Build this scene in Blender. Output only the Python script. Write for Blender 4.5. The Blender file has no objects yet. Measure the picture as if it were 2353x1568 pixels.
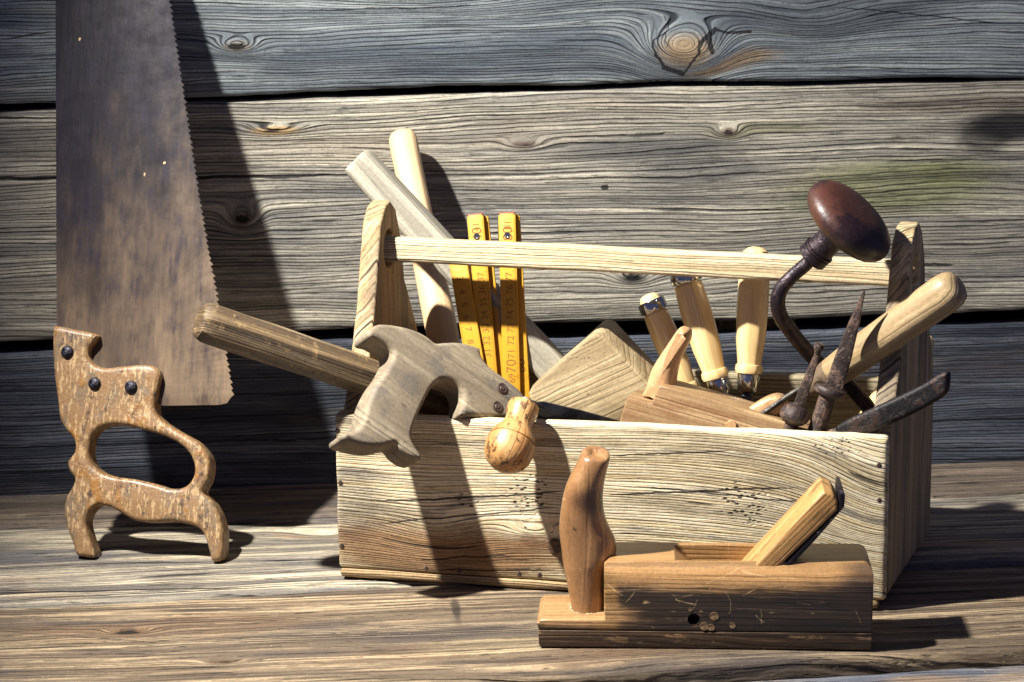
import bpy, bmesh, math, random
from mathutils import Vector, Matrix, noise
from math import sin, cos, tan, radians, degrees, pi, exp, atan2, sqrt

S = bpy.context.scene
COL = S.collection
V = Vector
random.seed(7)

# ------------------------------------------------------------------ camera
FPX = 5200.0
PITCH, ROLL = radians(12), radians(0.7)
CAM = V((0, -1.78, .59))
Fw = V((0, cos(PITCH), -sin(PITCH)))
R0 = V((1, 0, 0)); U0 = V((0, sin(PITCH), cos(PITCH)))
Rt = R0*cos(ROLL) - U0*sin(ROLL); Up = U0*cos(ROLL) + R0*sin(ROLL)
cd = bpy.data.cameras.new('camera'); cam = bpy.data.objects.new('camera', cd); COL.objects.link(cam)
m3 = Matrix((Rt, Up, -Fw)).transposed()
cam.matrix_world = Matrix.Translation(CAM) @ m3.to_4x4()
cd.sensor_width = 36; cd.lens = FPX/2353*36; cd.clip_start = .05; cd.clip_end = 100
cd.dof.use_dof = True; cd.dof.focus_distance = 1.82; cd.dof.aperture_fstop = 20
S.camera = cam

# ------------------------------------------------------------------ light
W = bpy.data.worlds.new('World'); S.world = W; W.use_nodes = True
bg = W.node_tree.nodes['Background']
bg.inputs[0].default_value = (.43, .48, 1.0, 1); bg.inputs[1].default_value = .078
kd = bpy.data.lights.new('key_lamp', 'SPOT'); kd.energy = 116; kd.color = (1, .962, .905); kd.shadow_soft_size = .022
ko = bpy.data.objects.new('key_lamp', kd); COL.objects.link(ko); ko.location = (-.63, -.31, 1.15)
kd.spot_size = radians(70); kd.spot_blend = 1.0; kd.use_square = False
ko.rotation_euler = (V((.14, .0, .10))-V(ko.location)).to_track_quat('-Z', 'Y').to_euler()
S.view_settings.view_transform = 'Standard'; S.view_settings.look = 'None'
S.view_settings.gamma = 1; S.view_settings.use_curve_mapping = False
S.view_settings.exposure = 1.3

# ------------------------------------------------------------------ projection helpers (a pixel of the 2353 px wide photo -> a point)
def ray(x, y): return Fw + Rt*((x-1176.5)/FPX) - Up*((y-784)/FPX)
def onpl(x, y, P, n):
    d = ray(x, y); return CAM + d*((P-CAM).dot(n)/d.dot(n))
def onz(x, y, z=0.0): return onpl(x, y, V((0, 0, z)), V((0, 0, 1)))
def psz(P): return (P-CAM).dot(Fw)/FPX          # metres per photo pixel at P
A0 = onz(778, 1328); B0 = onz(2022, 1404)
ux = (B0-A0); LBOX = ux.length; ux.normalize(); vy = V((-ux.y, ux.x, 0)); uz = V((0, 0, 1))
def at(x, y, yb): return onpl(x, y, A0 + vy*yb, vy)     # on the toolbox's vertical plane at depth yb
def frame(o, x, z):
    x = x.normalized(); z = z.normalized(); y = z.cross(x).normalized(); z = x.cross(y)
    M = Matrix((x, y, z)).transposed().to_4x4(); M.translation = o; return M
BOX = frame(A0, ux, uz)
def bl(P): return BOX.inverted() @ P
def hexc(h, k=1.0):
    h = h.lstrip('#'); o = []
    for i in (0, 2, 4):
        v = int(h[i:i+2], 16)/255; o.append(k*(v/12.92 if v <= .04045 else ((v+.055)/1.055)**2.4))
    return (*o, 1)

# ------------------------------------------------------------------ node material helpers
class NT:
    def __init__(s, name):
        s.m = bpy.data.materials.new(name); s.m.use_nodes = True; s.t = s.m.node_tree
        s.t.nodes.clear()
        s.out = s.n('ShaderNodeOutputMaterial'); s.b = s.n('ShaderNodeBsdfPrincipled')
        s.l(s.b.outputs[0], s.out.inputs[0])
        s.co = s.n('ShaderNodeTexCoord').outputs['Object']
    def n(s, k): return s.t.nodes.new(k)
    def l(s, a, b): s.t.links.new(a, b)
    def put(s, sock, v):
        if isinstance(v, bpy.types.NodeSocket): s.l(v, sock)
        elif v is not None: sock.default_value = v
    def M(s, op, a, b=None, c=None, clamp=False):
        n = s.n('ShaderNodeMath'); n.operation = op; n.use_clamp = clamp
        s.put(n.inputs[0], a); s.put(n.inputs[1], b); s.put(n.inputs[2], c); return n.outputs[0]
    def xyz(s, v):
        n = s.n('ShaderNodeSeparateXYZ'); s.l(v, n.inputs[0]); return n.outputs
    def cmb(s, x, y, z):
        n = s.n('ShaderNodeCombineXYZ')
        for i, q in enumerate((x, y, z)): s.put(n.inputs[i], q)
        return n.outputs[0]
    def noise(s, v, sc=1.0, det=2.0, rough=.5, dist=0.0):
        n = s.n('ShaderNodeTexNoise'); s.l(v, n.inputs['Vector']); n.inputs['Scale'].default_value = sc
        n.inputs['Detail'].default_value = det; n.inputs['Roughness'].default_value = rough
        n.inputs['Distortion'].default_value = dist; return n.outputs['Fac']
    def ss(s, v, lo, hi, a=0.0, b=1.0):
        n = s.n('ShaderNodeMapRange'); n.interpolation_type = 'SMOOTHSTEP'
        s.put(n.inputs['Value'], v); n.inputs['From Min'].default_value = lo; n.inputs['From Max'].default_value = hi
        n.inputs['To Min'].default_value = a; n.inputs['To Max'].default_value = b; return n.outputs[0]
    def mix(s, f, a, b, bt='MIX'):
        n = s.n('ShaderNodeMix'); n.data_type = 'RGBA'; n.blend_type = bt
        s.put(n.inputs[0], f); s.put(n.inputs[6], a); s.put(n.inputs[7], b); return n.outputs[2]
    def add(s, *a):
        r = a[0]
        for q in a[1:]: r = s.M('ADD', r, q)
        return r
    def mul(s, *a):
        r = a[0]
        for q in a[1:]: r = s.M('MULTIPLY', r, q)
        return r
    def gauss(s, u, f, cu, cf, su, sf):
        a = s.mul(s.M('SUBTRACT', u, cu), 1/su); b = s.mul(s.M('SUBTRACT', f, cf), 1/sf)
        return s.M('EXPONENT', s.mul(s.add(s.mul(a, a), s.mul(b, b)), -1.0))

def wood(name, dark, light, mid=None, freq=260, fine=900, wc=(.6, 1), rot=0, seed=0.0, warp=.010, knots=(), layers=(),
         regions=(), cracks=(), bump=.0010, ridge=(.40, .56), crk=.5, rough=.75, spec=.25, amt=1.0, pores=0.0, sinw=.45, coat=0.0, streak=.5, pits=(), segs=(), blobs=(), grit=.25, wig=.0010, gro=.3, ringk=1.45, flk=.45):
    """weathered or worn wood; grain runs along local X. knots: (u, f, su, sf, amp, colour)"""
    T = NT(name)
    x, y, z = T.xyz(T.co)
    if rot:
        c, s_ = cos(rot), sin(rot)
        x, y = T.add(T.mul(x, c), T.mul(y, s_)), T.add(T.mul(x, -s_), T.mul(y, c))
    f0 = T.add(T.mul(y, wc[0]), T.mul(z, wc[1])); w = T.add(T.mul(y, wc[1]*.9), T.mul(z, -wc[0]*.9), seed)
    u = x
    lowv = T.cmb(T.mul(u, 4.0), T.mul(f0, 14), T.add(w, seed*3.1))
    low = T.noise(lowv, 1.0, 1.5)
    f = T.add(f0, T.mul(T.M('SUBTRACT', low, .5), warp*2))
    v2 = T.noise(T.cmb(T.mul(u, 22.0), T.mul(f0, 60), T.add(w, seed*1.7+5)), 1, 2)
    f = T.add(f, T.mul(T.M('SUBTRACT', v2, .5), wig))
    km = []
    for (ku, kf, su, sf, amp, kc) in knots:
        g = T.gauss(u, f0, ku, kf, su, sf); km.append((g, kc)); f = T.add(f, T.mul(g, amp))
    n1 = T.noise(T.cmb(T.mul(u, 3.5), T.mul(f, freq*.8), T.mul(w, 40)), 1, 3, .6)
    ph = T.add(T.mul(f, freq*ringk), T.mul(T.noise(T.cmb(T.mul(u, 1.4), T.mul(f, 32), T.mul(w, 8)), 1, 2, .5), 7.0), T.mul(T.noise(T.cmb(T.mul(u, 26), T.mul(f, 160), w), 1, 2, .6), .55), 100)
    fr = T.M('FRACT', ph); fl = T.M('FLOOR', ph)
    wn_ = T.n('ShaderNodeTexWhiteNoise'); wn_.noise_dimensions = '1D'; T.l(T.add(fl, seed), wn_.inputs['W']); rnd = wn_.outputs['Value']
    fade = T.ss(T.noise(T.cmb(T.mul(u, 7), T.mul(fl, 3.7), w), 1, 2, .6), .32, .60)
    grw = T.ss(T.M('ABSOLUTE', T.M('SUBTRACT', fr, .5)), .07, .25, 1, 0)
    grw = T.mul(grw, T.add(T.mul(rnd, .75), .25), T.add(T.mul(fade, .8), .2))
    n2 = T.noise(T.cmb(T.mul(u, 28.0), T.mul(f, fine), T.mul(w, 120)), 1, 3, .65)
    soft = T.ss(n1, ridge[0]-.06, ridge[1]+.08)
    fleck = T.ss(n2, .60, .70)
    rid = T.mul(T.M('SUBTRACT', 1, grw), T.M('SUBTRACT', 1, T.mul(fleck, flk)))
    crf = T.noise(T.cmb(T.mul(u, 9.0), T.mul(f, freq*1.1), T.add(T.mul(w, 30), 7)), 1, 2, .5)
    crack = T.mul(T.ss(crf, .68, .72), crk)
    crack_all = crack
    for (u0, fa, u1, fb, wd) in cracks:
        tt = T.M('DIVIDE', T.M('SUBTRACT', u, u0), (u1-u0), clamp=True)
        base = T.add(T.mul(tt, fb-fa), fa)
        wig = T.mul(T.M('SUBTRACT', T.noise(T.cmb(T.mul(u, 30), seed+fa*50, u0*7), 1, 4, .6), .5), .006)
        d = T.M('ABSOLUTE', T.M('SUBTRACT', T.M('SUBTRACT', f0, base), wig))
        end = T.mul(T.ss(u, u0, u0+abs(u1-u0)*.15), T.ss(u, u1-abs(u1-u0)*.2, u1, 1, 0))
        line = T.mul(T.M('LESS_THAN', d, T.mul(end, wd)), 1.0)
        crack_all = T.M('MAXIMUM', crack_all, line)
    scr = []
    for sg in segs:
        (u0, fa, u1, fb, wd) = sg[:5]
        du, df = u1-u0, fb-fa; L2 = du*du+df*df
        uu = T.add(u, T.mul(T.M('SUBTRACT', v2, .5), .014)); ff = T.add(f0, T.mul(T.M('SUBTRACT', low, .5), .004))
        tt = T.M('DIVIDE', T.add(T.mul(T.M('SUBTRACT', uu, u0), du), T.mul(T.M('SUBTRACT', ff, fa), df)), L2, clamp=True)
        a = T.M('SUBTRACT', T.M('SUBTRACT', uu, u0), T.mul(tt, du)); b = T.M('SUBTRACT', T.M('SUBTRACT', ff, fa), T.mul(tt, df))
        d = T.M('SQRT', T.add(T.mul(a, a), T.mul(b, b)))
        q = T.M('LESS_THAN', T.add(d, T.mul(T.M('SUBTRACT', n2, .5), wd*1.6)), wd)
        if len(sg) > 5: scr.append((q, sg[5]))
        else: crack_all = T.M('MAXIMUM', crack_all, q)
    hval = T.add(T.mul(rid, .75), T.mul(soft, .15), T.mul(n2, .15), T.mul(fr, .12))
    tone = T.add(T.mul(soft, .50), T.mul(T.ss(n2, .28, .72), .25), T.mul(rnd, .25))
    dk, lt = hexc(dark), hexc(light)
    md = hexc(mid)
    shade = tuple(dk[i]*.35+md[i]*.65 for i in range(3))+(1,)
    colr = T.mix(T.ss(tone, .45, 1.0), T.mix(T.ss(tone, 0, .5), shade, md), lt)
    for (hc, sv, lo, hi, sd, am) in layers:
        q = T.noise(T.cmb(T.mul(u, sv[0]), T.mul(f, sv[1]), T.add(T.mul(w, sv[1]), sd)), 1, 4, .6)
        colr = T.mix(T.mul(T.ss(q, lo, hi), am), colr, hexc(hc))
    grv = T.mul(T.M('SUBTRACT', 1, rid), gro)
    for (hc, cu, cf, su, sf, am) in regions:
        g = T.gauss(u, f, cu, cf, su, sf)
        g = T.mul(T.ss(T.add(g, T.mul(T.M('SUBTRACT', n1, .5), .5), T.mul(T.M('SUBTRACT', low, .5), .7)), .15, .75), am)
        colr = T.mix(g, colr, T.mix(T.mul(tone, .75), T.mix(.75, hexc(hc), (0.01, .01, .012, 1)), hexc(hc)))
    for (hc, c_, s_, am) in blobs:
        e = [T.mul(T.M('SUBTRACT', q, c_[i]), 1/s_[i]) for i, q in enumerate(T.xyz(T.co))]
        g = T.M('EXPONENT', T.mul(T.add(*[T.mul(q, q) for q in e]), -1.0))
        g = T.mul(T.ss(T.add(g, T.mul(T.M('SUBTRACT', v2, .5), .6), T.mul(T.M('SUBTRACT', n2, .5), .5)), .18, .68), am)
        colr = T.mix(g, colr, T.mix(tone, T.mix(.45, hexc(hc), (.02, .015, .01, 1)), hexc(hc)))
    for g, kc in km:
        if kc:
            colr = T.mix(T.ss(T.add(g, T.mul(T.M('SUBTRACT', n2, .5), .35)), .45, .95, 0, .8), colr, hexc(kc[0]))
            if len(kc) > 1: colr = T.mix(T.ss(T.add(g, T.mul(T.M('SUBTRACT', v2, .5), .5), T.mul(T.M('SUBTRACT', n2, .5), .3)), .90, .97, 0, .95), colr, hexc(kc[1]))
    pm = None
    for (cu, cf, su, sf, sc, th) in pits:
        vo = T.n('ShaderNodeTexVoronoi'); vo.voronoi_dimensions = '3D'
        T.l(T.cmb(T.add(T.mul(u, sc), T.mul(v2, 1.2)), T.mul(f0, sc*1.9), seed), vo.inputs['Vector']); vo.inputs['Scale'].default_value = 1
        q = T.mul(T.ss(vo.outputs['Distance'], th*.6, th, 1, 0), T.ss(T.add(T.gauss(u, f0, cu, cf, su, sf), T.mul(T.M('SUBTRACT', v2, .5), .8)), .25, .5))
        pm = q if pm is None else T.M('MAXIMUM', pm, q)
    if pm is not None: crack_all = T.M('MAXIMUM', crack_all, pm)
    colr = T.mix(grv, colr, dk)
    colr = T.mix(T.mul(crack_all, .88), colr, hexc('#0c0c10'))
    for q, hc in scr: colr = T.mix(T.mul(q, .38), colr, hexc(hc))
    if grit:
        gr = T.noise(T.cmb(T.mul(x, 420), T.mul(y, 420), T.mul(z, 420)), 1, 3, .7)
        colr = T.mix(grit, colr, T.mix(T.ss(gr, .3, .7), (.25, .25, .25, 1), (.8, .8, .8, 1)), 'OVERLAY')
    T.l(colr, T.b.inputs['Base Color'])
    T.b.inputs['Roughness'].default_value = rough
    T.l(T.ss(n2, .2, .8, rough-.12, min(1, rough+.12)), T.b.inputs['Roughness'])
    T.b.inputs['Specular IOR Level'].default_value = spec
    if coat: T.b.inputs['Coat Weight'].default_value = coat; T.b.inputs['Coat Roughness'].default_value = .25
    bp = T.n('ShaderNodeBump'); bp.inputs['Strength'].default_value = 1; bp.inputs['Distance'].default_value = bump
    T.l(T.M('SUBTRACT', hval, T.mul(crack_all, 1.1)), bp.inputs['Height']); T.l(bp.outputs[0], T.b.inputs['Normal'])
    return T.m

def patina(name, base, layers=(), metal=0.0, rough=.5, bump=.0003, bs=300, spec=.5, coat=0.0, aniso=None, grads=(), rl=.1):
    """worn metal, varnish or plastic: layers (hex, (sx, sy, sz), lo, hi, seed, amount); grads (hex, axis, lo, hi, amount)"""
    T = NT(name); x, y, z = T.xyz(T.co); c = hexc(base); first = None
    big = T.noise(T.co, 18, 3, .6)
    for (hc, ax, lo, hi, am) in grads:
        q = T.add((x, y, z)[ax], T.mul(T.M('SUBTRACT', big, .5), (abs(hi-lo))*1.1))
        c = T.mix(T.mul(T.ss(q, lo, hi) if hi > lo else T.ss(q, hi, lo, 1, 0), am), c, hexc(hc))
    for (hc, sv, lo, hi, sd, am) in layers:
        q = T.noise(T.cmb(T.add(T.mul(x, sv[0]), sd), T.mul(y, sv[1]), T.mul(z, sv[2])), 1, 5, .62)
        g = T.ss(q, lo, hi); first = g if first is None else first
        c = T.mix(T.mul(g, am), c, hexc(hc))
    T.put(T.b.inputs['Base Color'], c)
    T.b.inputs['Metallic'].default_value = metal
    nn = T.noise(T.co, bs, 4, .6)
    T.l(T.ss(nn, .25, .75, max(.03, rough-rl), rough+rl), T.b.inputs['Roughness'])
    T.b.inputs['Specular IOR Level'].default_value = spec
    if coat: T.b.inputs['Coat Weight'].default_value = coat; T.b.inputs['Coat Roughness'].default_value = .2
    bp = T.n('ShaderNodeBump'); bp.inputs['Distance'].default_value = bump
    h = nn if first is None else T.add(nn, T.mul(first, .8))
    T.l(h, bp.inputs['Height']); T.l(bp.outputs[0], T.b.inputs['Normal'])
    return T.m

# ------------------------------------------------------------------ object helpers
WM = {}
def put(o, parent, M):
    COL.objects.link(o); WM[o.name] = M
    if parent is not None:
        o.parent = parent; o.matrix_parent_inverse = Matrix.Identity(4)
        o.matrix_local = WM[parent.name].inverted() @ M
    else: o.matrix_world = M
    return o
def thing(name, label, cat, M, group=None, kind=None):
    o = bpy.data.objects.new(name, None); o.empty_display_size = .03; put(o, None, M)
    tag(o, label, cat, group, kind); return o
def tag(o, label=None, cat=None, group=None, kind=None):
    if label: o['label'] = label
    if cat: o['category'] = cat
    if group: o['group'] = group
    if kind: o['kind'] = kind
    return o
def mesh(name, me, mat, parent, M, ang=35):
    if mat is not None: me.materials.clear(); me.materials.append(mat)
    me.name = name
    for p in me.polygons: p.use_smooth = True
    me.set_sharp_from_angle(angle=radians(ang))
    return put(bpy.data.objects.new(name, me), parent, M)
def from_bm(bm, name='m'):
    bmesh.ops.recalc_face_normals(bm, faces=bm.faces)
    me = bpy.data.meshes.new(name); bm.to_mesh(me); bm.free(); return me
def smooth(pts, n=5, closed=True):
    """Catmull-Rom through the points"""
    P = [V((p[0], p[1], 0)) for p in pts]; N = len(P); out = []
    rng = range(N) if closed else range(N-1)
    for i in rng:
        g = lambda k: P[k % N] if closed else P[max(0, min(N-1, k))]
        a, b, c, d = g(i-1), g(i), g(i+1), g(i+2)
        for k in range(n):
            t = k/n
            q = .5*((2*b)+(c-a)*t+(2*a-5*b+4*c-d)*t*t+(3*b-a-3*c+d)*t**3); out.append((q.x, q.y))
    if not closed: out.append((P[-1].x, P[-1].y))
    return out
def extrude(loops, depth, bevel, res=3):
    """flat outline (with holes) in local XY -> solid centred on z=0, rounded edges, outline kept as the outer limit"""
    cu = bpy.data.curves.new('c', 'CURVE'); cu.dimensions = '2D'; cu.fill_mode = 'BOTH'
    for lp in loops:
        sp = cu.splines.new('POLY'); sp.points.add(len(lp)-1); sp.use_cyclic_u = True
        for p, q in zip(sp.points, lp): p.co = (q[0], q[1], 0, 1)
    cu.extrude = max(1e-5, depth/2-bevel); cu.bevel_depth = bevel; cu.bevel_resolution = res; cu.offset = -bevel
    ob = bpy.data.objects.new('tmpc', cu); COL.objects.link(ob)
    bpy.context.view_layer.update()
    me = bpy.data.meshes.new_from_object(ob.evaluated_get(bpy.context.evaluated_depsgraph_get()))
    bpy.data.objects.remove(ob)
    bm = bmesh.new(); bm.from_mesh(me); bmesh.ops.remove_doubles(bm, verts=bm.verts, dist=1e-5)
    return from_bm(bm)
def wob(me, amp, sc, seed=0):
    for v in me.vertices:
        n = noise.noise_vector((v.co+V((seed, seed*.7, 0)))*sc); v.co += n*amp
def pxloop(pts, M, off=0.0, sm=4):
    """photo pixels -> local XY on the frame's plane (shifted off along its normal)"""
    n = M.col[2].to_3d(); P = M.translation + n*off; Mi = M.inverted()
    q = [(Mi @ onpl(x, y, P, n)).to_2d() for x, y in pts]
    q = [(a.x, a.y) for a in q]
    return smooth(q, sm) if sm else q
def rrect(w, h, r, k=4, n=3):
    """rounded rectangle section, points on the straights as well"""
    out = []; w, h = w/2, h/2
    cs = [(w-r, h-r, 0), (-w+r, h-r, 90), (-w+r, -h+r, 180), (w-r, -h+r, 270)]
    for i, (cx, cy, a) in enumerate(cs):
        arc = [(cx+r*cos(radians(a+90*j/k)), cy+r*sin(radians(a+90*j/k))) for j in range(k+1)]
        out += arc
        nx = cs[(i+1) % 4]; e = arc[-1]; s = (nx[0]+r*cos(radians(nx[2])), nx[1]+r*sin(radians(nx[2])))
        for j in range(1, n): out.append((e[0]+(s[0]-e[0])*j/n, e[1]+(s[1]-e[1])*j/n))
    return out
def ngon(r, n=24, flat=0.0, k=0):
    out = []
    for i in range(n):
        a = 2*pi*i/n; rr = r
        if k:
            b = (a % (2*pi/k))-pi/k; rr = r*(1-flat) + flat*r*cos(pi/k)/cos(b)
        out.append((rr*cos(a), rr*sin(a)))
    return out
def sweep(stations, sec, wb=0.0, ws=40, seed=0.0, cap=True):
    """stations: (x, cy, cz, sy, sz); section scaled by sy, sz in the YZ plane; axis = local X"""
    bm = bmesh.new(); rings = []
    for (x, cy, cz, sy, sz) in stations:
        r = []
        for (a, b) in sec:
            p = V((x, cy+a*sy, cz+b*sz))
            if wb: p += noise.noise_vector(V((p.x*.45*ws+seed, p.y*ws, p.z*ws+seed)))*wb
            r.append(bm.verts.new(p))
        rings.append(r)
    n = len(sec)
    for a, b in zip(rings, rings[1:]):
        for i in range(n): bm.faces.new((a[i], a[(i+1) % n], b[(i+1) % n], b[i]))
    if cap:
        for r in (rings[0], rings[-1]):
            c = V((0, 0, 0))
            for v in r: c += v.co
            c = bm.verts.new(c/n)
            for i in range(n): bm.faces.new((r[i], r[(i+1) % n], c))
    return from_bm(bm)
def rod(prof, sec=None, n=28, wb=0, ws=60, seed=0.0):
    """prof: (x, radius) ; round section unless given"""
    return sweep([(x, 0, 0, r, r) for x, r in prof], sec or ngon(1, n), wb, ws, seed)
def dens(prof, step):
    out = []
    for (a, b) in zip(prof, prof[1:]):
        k = max(1, int(abs(b[0]-a[0])/step))
        for i in range(k): out.append(tuple(a[j]+(b[j]-a[j])*i/k for j in range(len(a))))
    out.append(tuple(prof[-1])); return out
def slab(L, Y, Z, r=.002, nx=60, wb=.0006, ws=35, seed=0.0, sec=None, endr=None):
    """board: local X 0..L, centred on Y and Z"""
    e = endr if endr is not None else r
    xs = [0, e*.15, e*.5, e] + [e+(L-2*e)*i/nx for i in range(1, nx)] + [L-e, L-e*.5, L-e*.15, L]
    st = []
    for x in xs:
        d = min(x, L-x); k = 0 if d >= e else e-sqrt(max(0, e*e-(e-d)**2))
        st.append((x, 0, 0, 1-2*k/Y, 1-2*k/Z))
    return sweep(st, sec or rrect(Y, Z, r, 4, 8), wb, ws, seed)
def ax(P, Q, z=None): return frame(P, Q-P, z or V((0, 0, 1)))
def tube(pts, rad, n=20, wb=0, seed=0.0):
    """bent rod through 3D points; returns mesh in world coordinates relative to pts[0]"""
    # Catmull-Rom in 3D
    P = pts; out = []; rs = []
    for i in range(len(P)-1):
        a, b, c, d = P[max(0, i-1)], P[i], P[i+1], P[min(len(P)-1, i+2)]
        for k in range(8):
            t = k/8; out.append(.5*((2*b)+(c-a)*t+(2*a-5*b+4*c-d)*t*t+(3*b-a-3*c+d)*t**3))
            rs.append(rad[i]+(rad[i+1]-rad[i])*t)
    out.append(P[-1]); rs.append(rad[-1])
    bm = bmesh.new(); rings = []; nrm = V((0, -1, .1)); O = pts[0]
    for i, p in enumerate(out):
        tg = (out[min(i+1, len(out)-1)]-out[max(i-1, 0)]).normalized()
        nrm = (nrm - tg*nrm.dot(tg)).normalized(); bn = tg.cross(nrm)
        r = []
        for k in range(n):
            a = 2*pi*k/n; q = p-O+(nrm*cos(a)+bn*sin(a))*rs[i]
            if wb: q += noise.noise_vector(q*90+V((seed, 0, 0)))*wb
            r.append(bm.verts.new(q))
        rings.append(r)
    for a, b in zip(rings, rings[1:]):
        for i in range(n): bm.faces.new((a[i], a[(i+1) % n], b[(i+1) % n], b[i]))
    bm.faces.new(rings[0]); bm.faces.new(rings[-1]); return from_bm(bm)
def boolean(me, cutters):
    a = bpy.data.objects.new('tmpa', me); COL.objects.link(a); cs = []
    for c in cutters:
        b = bpy.data.objects.new('tmpb', c); COL.objects.link(b); cs.append(b)
        md = a.modifiers.new('b', 'BOOLEAN'); md.operation = 'DIFFERENCE'; md.object = b; md.solver = 'EXACT'
    bpy.context.view_layer.update()
    r = bpy.data.meshes.new_from_object(a.evaluated_get(bpy.context.evaluated_depsgraph_get()))
    for o in [a]+cs: bpy.data.objects.remove(o)
    return r
def lerp(pts, x):
    if x <= pts[0][0]: 
        (a, b), (c, d) = pts[0], pts[1]
    elif x >= pts[-1][0]: (a, b), (c, d) = pts[-2], pts[-1]
    else:
        for p, q in zip(pts, pts[1:]):
            if p[0] <= x <= q[0]: (a, b), (c, d) = p, q; break
    return b+(d-b)*(x-a)/(c-a)

# ================================================================== SETTING
TW = radians(4.6)
wx = V((cos(TW), sin(TW), 0)); wn = V((sin(TW), -cos(TW), 0))       # along the wall / out of the wall
WP = onz(1176, 1100)
WALL = frame(WP, wx, V((0, 0, 1)))          # local X along, Z up, -Y out of the wall
def wl(px, py): 
    p = WALL.inverted() @ onpl(px, py, WP, wn); return p
def ku(px, py): p = wl(px, py); return p.x, p.z

G1u = [(-700, 262), (0, 240), (450, 225), (1000, 200), (1500, 189), (2353, 177), (3000, 165)]
G1l = [(-700, 290), (0, 262), (430, 236), (1000, 219), (1500, 201), (2353, 187), (3000, 178)]
G2u = [(-700, 815), (0, 787), (600, 768), (1050, 748), (1300, 743), (1800, 735), (2353, 713), (3000, 690)]
G2l = [(-700, 840), (0, 815), (740, 786), (1300, 784), (1800, 764), (2353, 746), (3000, 725)]
G3u = [(-700, 1160), (0, 1128), (2353, 1055), (3000, 1035)]
def plank(name, top, bot, mat, parent, yoff, seed, th=.022, y2=0.0):
    """wall board with uneven edges between two pixel lines"""
    bm = bmesh.new(); N, K = 260, 14; rows = []
    for i in range(N+1):
        px = -650+3600*i/N
        zt = wl(px, lerp(top, px)).z if top else .74; zb = wl(px, lerp(bot, px)).z if bot else -.01
        X = wl(px, 700).x
        zt += noise.noise(V((X*9, seed, 0)))*.0022 + noise.noise(V((X*40, seed, 3)))*.0009
        zb += noise.noise(V((X*9, seed, 9)))*.0022 + noise.noise(V((X*40, seed, 13)))*.0009
        h = zt-zb; row = []
        prof = [(zb, th), (zb, .004), (zb+.0012, .0012), (zb+.004, 0)] + [(zb+.004+(h-.008)*k/K, 0) for k in range(1, K)] + [(zt-.004, 0), (zt-.0012, .0012), (zt, .004), (zt, th)]
        for (zz, yy) in prof:
            row.append(bm.verts.new((X, yy-yoff + noise.noise(V((X*3, zz*12, seed)))*.0025 + y2*(zz-zb), zz)))
        rows.append(row)
    for a, b in zip(rows, rows[1:]):
        for j in range(len(a)-1): bm.faces.new((a[j], a[j+1], b[j+1], b[j]))
        bm.faces.new((a[-1], a[0], b[0], b[-1]))
    for r in (rows[0], rows[-1]): bm.faces.new(r)
    return mesh(name, from_bm(bm), mat, parent, WALL, 60)

kA1 = ku(1572, 122); kA2 = ku(545, 112); kB1 = ku(632, 300); kB2 = ku(556, 503); kB3 = ku(1205, 333); kB4 = ku(1675, 305)
def cr(x0, y0, x1, y1, wd): a = ku(x0, y0); b = ku(x1, y1); return (a[0], a[1], b[0], b[1], wd)
def rg(hc, x, y, sx, sy, am): a = ku(x, y); return (hc, a[0], a[1], sx, sy, am)
mA = wood('weathered_grey_top_board', gro=.97, dark='#1b212b', light='#aab1ae', mid='#7a8286', freq=230, fine=1000, seed=1.3, warp=.012, bump=.0026, sinw=.55, wc=(.6, 1),
          segs=[(*ku(1299.5+.4972*a, .4972*b), *ku(1299.5+.4972*c, .4972*d), w_) for a, b, c, d, w_ in [(485, 90, 455, 165, .0005), (455, 165, 410, 200, .0007), (410, 200, 405, 270, .0009), (405, 270, 450, 325, .0012), (450, 325, 540, 355, .0020), (540, 355, 590, 290, .0010), (590, 290, 620, 210, .0016), (620, 210, 690, 150, .0022), (690, 150, 740, 165, .0010), (740, 165, 845, 160, .0013), (660, 190, 675, 255, .0024), (458, 170, 462, 230, .0004)]],
          knots=[(kA1[0], kA1[1], .040, .024, .052, ('#a08662',)), (kA2[0], kA2[1], .020, .008, .016, ('#8c8272', '#2c2826')), (*ku(1850, 60), .06, .02, .012, None), (*ku(1000, -10), .1, .02, .012, None)],
          cracks=[cr(1505, 60, 1512, 140, .0016), cr(700, 30, 1100, 20, .0005), cr(1900, 20, 2353, 60, .0005), cr(0, 100, 128, 80, .0006)],
          layers=[('#39424e', (3, 18), .46, .68, 3, .7), ('#b5a98d', (3, 20), .56, .7, 8, .35)], regions=[rg('#a98a60', 1680, 130, .05, .012, .8), rg('#3b4450', 1900, 30, .12, .02, .5)])
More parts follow.
